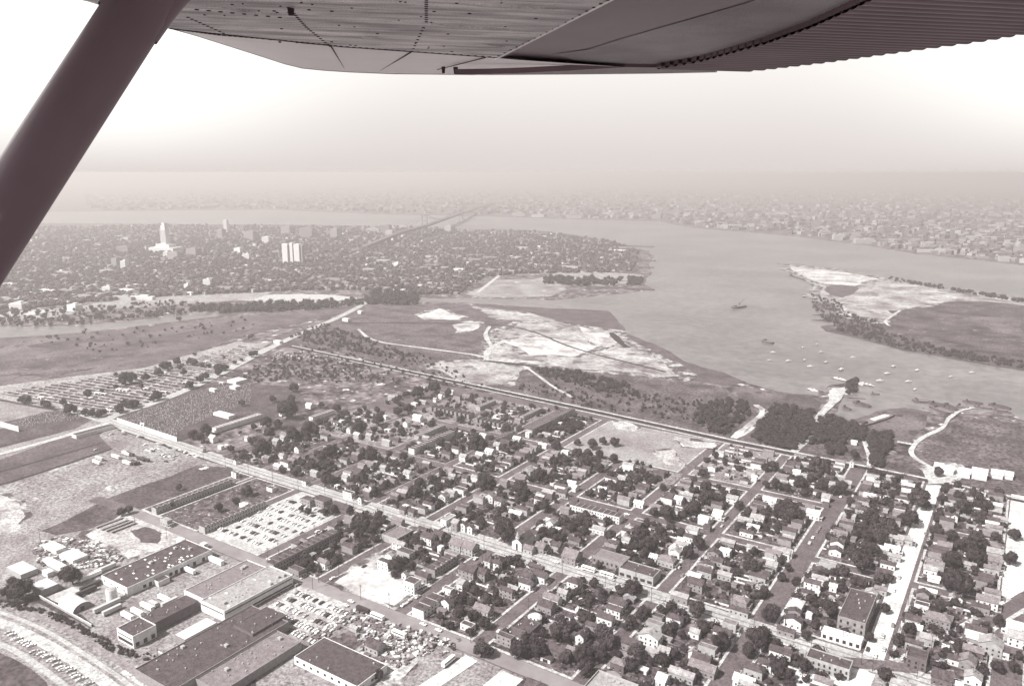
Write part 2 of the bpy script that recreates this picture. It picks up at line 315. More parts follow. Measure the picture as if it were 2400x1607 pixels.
for q in ([(-100, 1155), (0, 1138), (120, 1100), (262, 1052)], [(-100, 1130), (0, 1107), (130, 1070), (240, 1038)]):
    ribbon('rail_embankment', px(q), 4, .62, M['core'], it=1)
ribbon('works_road', px([(-200, 1110), (0, 1065), (120, 1032), (185, 1012), (262, 990)]), 9, .6, M['conc'], it=1)
sheet('cemetery_ground', px([(265, 985), (285, 965), (366, 948), (500, 895), (560, 900), (690, 905), (730, 960), (560, 1000), (410, 1035)]), .5, M['darkf'], rag=.01, it=1)
sheet('cemetery_ground', px([(10, 990), (110, 965), (180, 960), (215, 970), (175, 990), (45, 1015)]), .55, M['darkf'])
ribbon('highway', px([(235, 990), (274, 972), (366, 944), (487, 893), (620, 822), (720, 775), (800, 742), (868, 705), (905, 680)]), 15, .8, M['asphl'], it=1)
ribbon('highway_verge', px([(300, 960), (366, 940), (487, 888), (620, 817)]), 3, .86, M['conc'], it=1)
for q in ([(1025, 668), (1100, 622)], [(1070, 677), (1094, 663)], [(700, 640), (800, 600), (850, 585)], [(430, 640), (560, 612)], [(120, 660), (300, 640), (420, 610)], [(560, 680), (700, 650), (900, 600)], [(900, 640), (1060, 575)]):
    ribbon('city_street', px(q), 13, .3, M['reed'])
ribbon('far_road', px([(905, 680), (1040, 620)]), 10, .5, M['conc'])
for q in ([(1030, 665), (1105, 622)], [(1120, 685), (1165, 650), (1250, 590)], [(1250, 590), (1290, 562)]):
    ribbon('far_road', px(q), 11, .5, M['conc'])
ribbon('railway', px([(-100, 700), (0, 690), (40, 665), (110, 625), (200, 600)]), 22, .6, M['scrubd'], it=2)
sheet('far_field', px([(530, 700), (640, 690), (760, 690), (850, 700), (700, 715), (620, 708)]), .3, M['conc'], rag=.08)
sheet('far_field', px([(1090, 690), (1160, 655), (1290, 655), (1330, 680), (1290, 695), (1200, 698), (1130, 697)]), .3, M['field'], rag=.05)
sheet('far_field', px([(1250, 655), (1310, 638), (1430, 632), (1510, 645), (1500, 662), (1400, 672)]), .3, M['plots'], rag=.05)
sheet('far_field', px([(0, 740), (60, 735), (140, 725), (300, 700), (450, 690), (640, 685), (600, 700), (400, 715), (250, 725), (120, 745), (0, 755)]), .3, M['plots'], rag=.05)
sheet('far_field', px([(-50, 735), (140, 722), (180, 718), (60, 740), (-50, 755)]), .4, M['sandw'], rag=.05)
# lower left: works ground, the curving highway and its verges
sheet('works_ground', rect(150, 361 - 5, -720, -160), .35, M['works'])
sheet('embankment', px([(-300, 1400), (0, 1385), (95, 1400), (250, 1515), (370, 1590), (420, 1700), (-300, 1900)]), .42, M['field'], rag=.01, it=2)
sheet('verge', px([(-200, 1395), (0, 1425), (110, 1470), (220, 1535), (330, 1610), (420, 1700), (200, 1700), (110, 1600), (60, 1560), (0, 1530), (-200, 1500)]), .5, M['works'], rag=.02)
for i, q in enumerate([[(0, 850), (120, 838), (260, 822), (330, 826), (200, 850), (60, 868)], [(300, 800), (450, 776), (560, 760), (540, 775), (400, 800)], [(60, 812), (200, 795), (330, 782), (260, 800), (120, 815)], [(420, 800), (520, 782), (600, 770), (560, 790), (470, 812)], [(-20, 880), (160, 868), (240, 860), (120, 885)]]):
    sheet('reed_streak', px(q), .42, M['reed' if i % 2 else 'scrubd'], rag=.14, it=4, seed=i)
ribbon('big_road', px([(-120, 1428), (0, 1458), (75, 1492), (160, 1540), (250, 1600), (330, 1670)]), 7.5, .6, M['conc'], it=2)
ribbon('big_road', px([(-150, 1410), (0, 1432), (110, 1478), (200, 1535), (300, 1600), (380, 1680)]), 3, .55, M['asphl'], it=2)
ribbon('side_road', px([(-150, 1470), (0, 1507), (60, 1540), (130, 1590), (200, 1650)]), 4, .6, M['asphl'], it=2)
ribbon('track', px([(60, 1432), (150, 1470), (280, 1550), (360, 1607)]), 5, .62, M['track'], it=2)
sheet('dark_verge', px([(-200, 1520), (0, 1530), (60, 1560), (110, 1600), (140, 1700), (-200, 1750)]), .5, M['reed'], rag=.03)
sheet('bush_ground', px([(0, 1380), (70, 1395), (110, 1400), (220, 1465), (210, 1475), (90, 1415), (0, 1410)]), .6, M['scrubd'], rag=.05)
sheet('car_park', px([T(6, 20, 900), T(6, 400, 640), T(6, 600, 700), T(6, 1050, 830), T(6, 850, 940), T(6, 480, 1080), T(6, 260, 1020)]), .5, M['bare'], rag=.02)
patch('bright_ground', px([T(6, 1080, 980), T(6, 1290, 950), T(6, 1220, 1110), T(6, 1530, 1230), T(6, 1480, 1350), T(6, 1330, 1500), T(6, 1200, 1561), T(6, 1080, 1480), T(6, 950, 1380), T(6, 1080, 1300), T(6, 1330, 1330), T(6, 1420, 1240), T(6, 1180, 1130)]), .5, M['bare'], rag=.05)
sheet('weed_patch', px([T(6, 480, 1180), T(6, 900, 1050), T(6, 980, 1180), T(6, 820, 1280), T(6, 540, 1230)]), .5, M['scrubd'], rag=.06)
patch('bright_ground', px([T(5, 380, 760), T(5, 760, 620), T(5, 930, 580), T(5, 960, 760), T(5, 700, 740), T(5, 500, 840)]), .5, M['sandw'], rag=.05)
sheet('weed_patch', px([T(5, 1440, 1280), T(5, 1900, 1330), T(5, 2342, 1500), T(5, 2342, 1700), T(5, 1800, 1600)]), .5, M['scrub'], rag=.04)
sheet('lane_ground', rect(262, 290, -560, -470), .5, M['works'])
# the street grid
AL = [361, 484, 602, 713, 838]; AH = {361: 6.5, 484: 9, 602: 5, 713: 4.5, 838: 8}
BL = [-700, -628, -556, -478, -411, -334, -268, -195, -123, -54, 16, 90]
BH = {-700: 4, -628: 3, -556: 4.5, -478: 4.5, -411: 4.5, -334: 5, -268: 5, -195: 4.5, -123: 7.5, -54: 8.5, 16: 8, 90: 6}
sheet('road', rect(354, 850, -560, 110), .45, M['asph'])
sheet('road', rect(484, 850, -704, -560), .45, M['asph'])
sheet('road', rect(354, 484, -640, -560), .45, M['asph'])
ribbon('avenue', [(-1000, 498), (-640, 486), (-300, 484), (130, 481)], 17, .53, M['asphl'])
for o_ in (-2.6, 2.6): ribbon('tram_track', [(-1000, 498 + o_), (-640, 486 + o_), (-300, 484 + o_), (130, 481 + o_)], 1.5, .57, M['track'])
ribbon('white_street', [(-54, 395), (-54, 838)], 12, .5, M['white_rd'])
ribbon('edge_street', [(16, 600), (16, 838)], 14, .5, M['white_rd'])
ribbon('front_street', [(-650, 361), (-190, 361)], 12, .5, mat('worn_asphalt', .17, .24, .06, 7))
ribbon('front_street', [(-700, 358), (-650, 361)], 12, .49, M['asph'])
ribbon('railway', [(-1060, 905), (-481, 859), (-259, 838), (-56, 830), (120, 814)], 6, .62, M['core'])
ribbon('railway_road', [(-1060, 911), (-481, 865), (-259, 845), (-56, 837), (120, 821)], 4, .66, M['conc'])
ribbon('railway_road', [(-960, 890), (-481, 851), (-259, 830), (-160, 826)], 3, .66, M['conc'])
ribbon('works_street', [(-232, 352), (-235, 250)], 16, .62, M['white_rd'])
ribbon('works_street', [(-262, 352), (-275, 250)], 10, .6, M['white_rd'])
STY = {}
def blk(a0, a1, b0, b1, m='yard', pave=True):
    A0 = a0 + AH.get(a0, 0); A1 = a1 - AH.get(a1, 0); B0 = b0 + BH.get(b0, 0); B1 = b1 - BH.get(b1, 0)
    mb = MB(); mb.box(((B0 + B1) / 2, (A0 + A1) / 2, .3), (B1 - B0, A1 - A0, .64)); o = mb.build('pavement', M['conc']); tag(o, kind='structure')
    w = 1.9 if pave else .6
    sheet('block_yard', rect(A0 + w, A1 - w, B0 + w, B1 - w), .66, M[m])
for i in range(4):
    for j in range(len(BL) - 1):
        if i == 0 and j < 2: continue
        if i == 3 and (j < 1 or BL[j] in (-411, -334)): continue
        m = 'yard'
        if (i, j) == (3, 5): m = 'ball'
        if (i, j) in ((3, 6), (2, 1), (3, 1), (3, 0), (2, 0), (3, 2)): m = 'grass'
        blk(AL[i], AL[i + 1], BL[j], BL[j + 1], m, pave=j > 2 or i == 0)
blk(713, 838, -411, -268, 'ball'); blk(361, 484, -616, -556, 'yard'); blk(361, 484, -640, -620, 'scrub')
sheet('car_park', rect(369, 474, -550, -484), .72, M['parkl'])
sheet('bare_lot', rect(369, 424, -404, -341), .72, M['sandw'], rag=.03, it=2)
sheet('vacant_lot', rect(404, 424, -372, -345), .76, M['field'], rag=.08, it=3)
for q in ([T(3, 910, 350), T(3, 1020, 340), T(3, 1160, 400), T(3, 1100, 440), T(3, 950, 410)], [T(3, 1300, 610), T(3, 1480, 600), T(3, 1470, 680), T(3, 1340, 690)], [(1580, 1025), (1680, 1040), (1670, 1052), (1600, 1048)], [(1535, 1065), (1590, 1075), (1605, 1095), (1560, 1090)]):
    patch('worn_grass', px(q), .72, M['bare'], rag=.12)
sheet('grass_lot', px([T(3, 1100, 770), T(3, 1260, 770), T(3, 1560, 830), T(3, 1480, 920), T(3, 1250, 960), T(3, 1270, 850)]), .72, M['grass'], rag=.04)
patch('bare_yard', px([(2160, 1100), (2240, 1085), (2250, 1120), (2215, 1135), (2175, 1135)]), .72, M['conc'], rag=.06)
# lower right: diagonal road over the blocks
sheet('road_apron', rect(440, 474, -54, 95), .7, M['works'])
ribbon('diagonal_road', [(-75, 472), (-33, 491), (-3, 561), (23, 624), (60, 700), (100, 790)], 11, .76, M['asph'])
ribbon('diagonal_pavement', [(-28, 488), (4, 560), (30, 622), (66, 698), (100, 770)], 3, .80, M['conc'])
ribbon('diagonal_pavement', [(-42, 493), (-10, 562), (14, 618)], 3.4, .80, M['conc'])
sheet('white_yard', rect(400, 472, -90, -50), .74, M['white_rd'], rag=.02)
sheet('wooded_ground', rect(300, 354, -225, 60), .4, M['scrubd'])
# shore tracks
ribbon('shore_track', px([T(4, 240, 620), T(4, 420, 430), T(4, 450, 310), T(4, 560, 200), T(4, 680, 70), T(4, 690, 50)]), 9, .7, M['dirt'], it=2, jit=.15)
sheet('boatyard', px([T(4, 520, 245), T(4, 560, 150), T(4, 560, 60), T(4, 700, 30), T(4, 720, 70), T(4, 640, 170)]), .75, M['dirt'], rag=.05)
ribbon('shore_track', px([T(4, 920, 770), T(4, 930, 680), T(4, 890, 560), T(4, 880, 500), T(4, 970, 455)]), 5, .7, M['dirt'], it=2, jit=.2)
ribbon('shore_track', px([T(4, 1500, 770), T(4, 1280, 645), T(4, 1360, 530), T(4, 1450, 470), T(4, 1600, 410), T(4, 1650, 320)]), 5, .7, M['dirt'], it=2, jit=.2)
ribbon('shore_track', px([T(4, 1180, 530), T(4, 1350, 560)]), 6, .72, M['dirt'])
ribbon('shore_track', px([T(4, 1650, 320), T(4, 1740, 250), T(4, 1880, 215)]), 5, .7, M['dirt'], it=1, jit=.2)
ribbon('shore_track', px([S(14, 350, 960), S(14, 400, 910), S(14, 500, 840), S(14, 560, 770), S(14, 500, 730)]), 8, .7, M['sandw'], it=1, jit=.3)
ribbon('shore_track', px([S(14, 350, 960), S(14, 430, 930), S(14, 490, 880)]), 5, .72, M['dirt'], it=1, jit=.2)
ribbon('shore_track', px([S(14, 500, 840), S(14, 620, 765)]), 6, .74, M['sandw'], it=1, jit=.2)
sheet('shore_grass', px([T(4, 1050, 700), T(4, 1400, 640), T(4, 1500, 450), T(4, 1800, 300), T(4, 2100, 330), T(4, 2500, 420), T(4, 2500, 1060), T(4, 1700, 900), T(4, 1000, 780)]), .5, M['scrub'], rag=.03, it=2)
sheet('shore_grass', px([T(4, -500, 520), T(4, 60, 180), T(4, 400, 250), T(4, 800, 420), T(4, 1000, 480), T(4, 1040, 700), T(4, 560, 690), T(4, 0, 570)]), .48, M['scrub'], rag=.03, it=2)

patch('bare_lot', rect(371, 422, -401, -343), .8, M['sandw'], rag=.05)
def bound(x, L):
    for a, b in zip(L, L[1:]):
        if a[0] <= x <= b[0]: return a[1] + (b[1] - a[1]) * (x - a[0]) / (b[0] - a[0])
    return 1e9
ROWS = []
for i in range(26):
    x = 10 + 22 * i; y = bound(x, [(0, 922), (340, 868), (600, 803)]); x1, y1 = x, y
    while y1 < bound(x1, [(0, 930), (120, 948), (210, 968), (235, 982), (366, 938), (487, 887), (620, 816), (700, 780)]) and x1 < 660: x1 += 4; y1 += .62
    if x1 > x + 25:
        ROWS.append(((x, y), (x1, y1))); ribbon('plot_path', px([(x, y + 1), (x1, y1 + 1)]), 3 if i % 3 else 4.5, .6, M['bare']); ribbon('plot_bed', px([(x, y + 3), (x1 - 4, y1 + 2.4)]), 6, .56, M['grass'] if i % 3 else M['scrub'])
# ------------------------------------------------------------------ naming of places for the labels
SN = {-700: 'the cemetery lane', -628: 'the back lane', -556: "the car park's far street", -478: "the car park's near street", -411: "the bare lot's far street", -334: "the bare lot's near street",
      -268: 'the terrace-end street', -195: 'the plain dark street', -123: 'the wide dark street', -54: 'the white street', 16: 'the edge street'}
def place(x, y):
    """(interval key, phrase) for a spot in the street grid"""
    if y < 361: iv, ph, ref, sg = 0, 'below the front street', 361, -1
    elif y < 484: iv, ph, ref, sg = 1, 'below the tram avenue', 484, -1
    elif y < 602: iv, ph, ref, sg = 2, 'above the tram avenue', 484, 1
    elif y < 713: iv, ph, ref, sg = 3, 'above the middle road', 602, 1
    elif y < 845: iv, ph, ref, sg = 4, 'above the upper road', 713, 1
    else: iv, ph, ref, sg = 5, 'beyond the railway', 845, 1
    s = min(SN, key=lambda b: abs(b - x)); sd_ = 'right' if x > s else 'left'
    return (iv, s, sd_), (ph, abs(y - ref), f'{sd_} of {SN[s][4:]}' if SN[s].startswith('the ') else SN[s])
PEND = []
def later(o, noun, x, y, suffix=''): PEND.append((o, noun, x, y))
def settle():
    g = {}
    for r in PEND:
        k, (ph, d, side_) = place(r[2], r[3]); g.setdefault((k, r[1].split()[-1]), []).append((d, r, ph, side_))
    for k, L in g.items():
        L.sort(key=lambda t: t[0])
        for i, (d, r, ph, side_) in enumerate(L):
            r[0]['label'] = f'{r[1]}, {ordn(i + 1)} {ph}, {side_}' if len(L) > 1 else f'{r[1]}, only one {ph}, {side_}'

# ------------------------------------------------------------------ houses
CACHE = {}
OCC = []
TONEW = {'w': 'white', 'l': 'pale', 'm': 'brick', 'd': 'dark brick'}
TONER = {'w': 'white', 'l': 'light', 'm': 'grey', 'd': 'dark'}
def wall_mesh(wb, wa, h, rt, wt):
    k = ('w', wb, wa, h, rt, wt)
    if k in CACHE: return CACHE[k]
    mb = MB(); mb.box((0, 0, h / 2), (wb, wa, h)); x, y = wb / 2, wa / 2; rh = min(wa, wb) * .36
    if rt == 'g':
        for sx in (-1, 1):
            X = sx * (x - .001); mb.add([(X, -y, h), (X, y, h), (X, 0, h + rh)], [(0, 1, 2) if sx > 0 else (1, 0, 2)])
    if rt == 'a':
        for sy in (-1, 1):
            Y = sy * (y - .001); mb.add([(-x, Y, h), (x, Y, h), (0, Y, h + rh)], [(0, 1, 2) if sy < 0 else (1, 0, 2)])
    if rt == 'f':
        for c, d in (((0, y - .15, h + .25), (wb, .3, .5)), ((0, -y + .15, h + .25), (wb, .3, .5)), ((x - .15, 0, h + .25), (.3, wa - .6, .5)), ((-x + .15, 0, h + .25), (.3, wa - .6, .5))): mb.box(c, d)
    CACHE[k] = mb.mesh('wall', [WALL[wt]]); return CACHE[k]
def roof_mesh(wb, wa, h, rt, rm):
    k = ('r', wb, wa, h, rt, rm)
    if k in CACHE: return CACHE[k]
    mb = MB(); e = .45; x, y = wb / 2 + e, wa / 2 + e; t = .22; rh = min(wa, wb) * .36
    if rt == 'f': mb.box((0, 0, h + .12), (wb - .62, wa - .62, .2))
    elif rt == 'h':
        rr = min(x, y); z0 = h + .02; zt = h + rr * .62
        rx, ry = max(x - rr, .05), max(y - rr, .05)
        vs = [(-x, -y, z0), (x, -y, z0), (x, y, z0), (-x, y, z0), (-rx, -ry, zt), (rx, -ry, zt), (rx, ry, zt), (-rx, ry, zt)]
        mb.add(vs, [(0, 1, 5, 4), (1, 2, 6, 5), (2, 3, 7, 6), (3, 0, 4, 7), (4, 5, 6, 7), (3, 2, 1, 0)])
    else:
        w = y if rt == 'g' else x; L = x if rt == 'g' else y; s = rh / (w - e)
        prof = [(-w, h - e * s), (0, h + rh), (w, h - e * s), (w, h - e * s + t), (0, h + rh + t), (-w, h - e * s + t)]
        vs = []
        for q in (-L, L):
            for a, z in prof: vs.append((q, a, z + .03) if rt == 'g' else (-a, q, z + .03))
        fs = [(i, (i + 1) % 6, 6 + (i + 1) % 6, 6 + i) for i in range(6)] + [(5, 4, 1, 0), (4, 3, 2, 1), (6, 7, 10, 11), (7, 8, 9, 10)]
        mb.add(vs, [f[::-1] for f in fs])
    CACHE[k] = mb.mesh('roof', [ROOF[rm]]); return CACHE[k]
def small_mesh(key):
    if key in CACHE: return CACHE[key]
    mb = MB(); ms = [M['glass']]
    if key == 'win_a': mb.box((0, 0, 0), (.95, .08, 1.4)); mb.box((0, 0, -.78), (1.2, .14, .12), 1); ms = [M['glass'], M['trim']]
    if key == 'win_b': mb.box((0, 0, 0), (.08, .95, 1.4)); mb.box((0, 0, -.78), (.14, 1.2, .12), 1); ms = [M['glass'], M['trim']]
    if key == 'door_b': mb.box((0, 0, 0), (.1, 1.1, 2.1)); ms = [M['bark']]
    if key == 'door_a': mb.box((0, 0, 0), (1.1, .1, 2.1)); ms = [M['bark']]
    if key == 'chim': mb.box((0, 0, .3), (.8, .7, 2.0)); mb.box((0, 0, 1.34), (.95, .85, .15)); ms = [M['ch']]
    if key == 'dormer':
        mb.box((0, 0, .5), (1.8, 1.6, 1.2)); mb.box((0, 0, 1.2), (2.0, 1.9, .2), 1); mb.box((.92, 0, .55), (.06, .9, .8), 2); ms = [WALL['w'], ROOF['m'], M['glass']]
    if key == 'vent': mb.tube((0, 0, 0), (0, 0, .7), .35, .35); mb.tube((0, 0, .7), (0, 0, 1.0), .55, .3); ms = [M['metal']]
    if key == 'skylight': mb.box((0, 0, .2), (2.4, 1.2, .4), 0, 0, .85); ms = [M['trim']]
    if key == 'acunit': mb.box((0, 0, .8), (2.6, 2.0, 1.6)); mb.tube((0, 0, 1.6), (0, 0, 1.75), .7, .7, 10); ms = [M['metal']]
    CACHE[key] = mb.mesh(key, ms); return CACHE[key]
NW = [0]
def windows(root, wb, wa, h, y0, faces='ab', storeys=None, step=2.8):
    """windows on the walls that face the camera side; every window a mesh of its own"""
    st = storeys or max(1, int(h // 2.9)); n = 0
    for s_ in range(st):
        z = 1.7 + s_ * 2.9
        if z + .9 > h: break
        if 'a' in faces:
            k = max(1, int((wb - 1) / step))
            for i in range(k):
                if n > 95: return
                link('window', small_mesh('win_a'), root, ((i + .5) / k * wb - wb / 2, -wa / 2 - .03, z)); n += 1
        if 'b' in faces:
            k = max(1, int((wa - 1) / step))
            for i in range(k):
                if n > 95: return
                link('window', small_mesh('win_b'), root, (wb / 2 + .03, (i + .5) / k * wa - wa / 2, z)); n += 1
    NW[0] += n
def porch_mesh(wa, sx, rm):
    k = ('p', wa, sx, rm)
    if k in CACHE: return CACHE[k]
    mb = MB(); mb.box((sx * 1.1, 0, 2.75), (2.3, wa - .4, .2), 0); mb.box((sx * 1.1, 0, .25), (2.2, wa - .4, .5), 1)
    for s in (-1, 0, 1): mb.box((sx * 2.05, s * (wa / 2 - .4), 1.57), (.16, .16, 2.14), 2)
    CACHE[k] = mb.mesh('porch', [ROOF[rm], M['conc'], M['trim']]); return CACHE[k]
HOUSES = [0]
def free(x, y, wb, wa, m=.8):
    for (X, Y, B, A) in OCC:
        if abs(X - x) < (B + wb) / 2 + m and abs(Y - y) < (A + wa) / 2 + m: return False
    return True
def house(x, y, wb, wa, h, wt, rm, rt, force=False, z=.66, label=None, name='house', cat='house', group='houses of the street grid', winf='ab', porch=True, chim=True):
    if not seen(x, y): return None
    if not force and not free(x, y, wb, wa): return None
    OCC.append((x, y, wb, wa)); HOUSES[0] += 1
    wb, wa = max(3, round(wb)), max(3, round(wa)); h = round(h * 2) / 2
    r = empty(name, (x, y, z)); tag(r, label, cat, group)
    link('wall', wall_mesh(wb, wa, h, rt, wt), r)
    rf = link('roof', roof_mesh(wb, wa, h, rt, rm), r)
    d = math.hypot(x, y)
    if chim and rt != 'f' and d < 900: link('chimney', small_mesh('chim'), rf, (wb * .2, wa * .18, h + min(wa, wb) * .2))
    if d < 700 and h >= 4 and wb * wa < 500: windows(r, wb, wa, h, y, winf)
    elif d < 900 and h >= 5 and wb * wa < 500: windows(r, wb, wa, h, y, winf, storeys=2, step=4)
    if porch and h >= 5 and d < 760:
        s = min(SN, key=lambda b: abs(b - x)); sx = -1 if x > s else 1
        link('porch', porch_mesh(wa, sx, rm), r, (sx * wb / 2, 0, 0))
    if not label:
        kind = {'g': 'gabled', 'a': 'gabled', 'h': 'hip-roofed', 'f': 'flat-roofed'}[rt]
        later(r, f'{TONEW[wt]} {kind} {TONER[rm]}-roofed house' if rt in 'ga' else f'{TONEW[wt]} {kind} house', x, y)
    return r

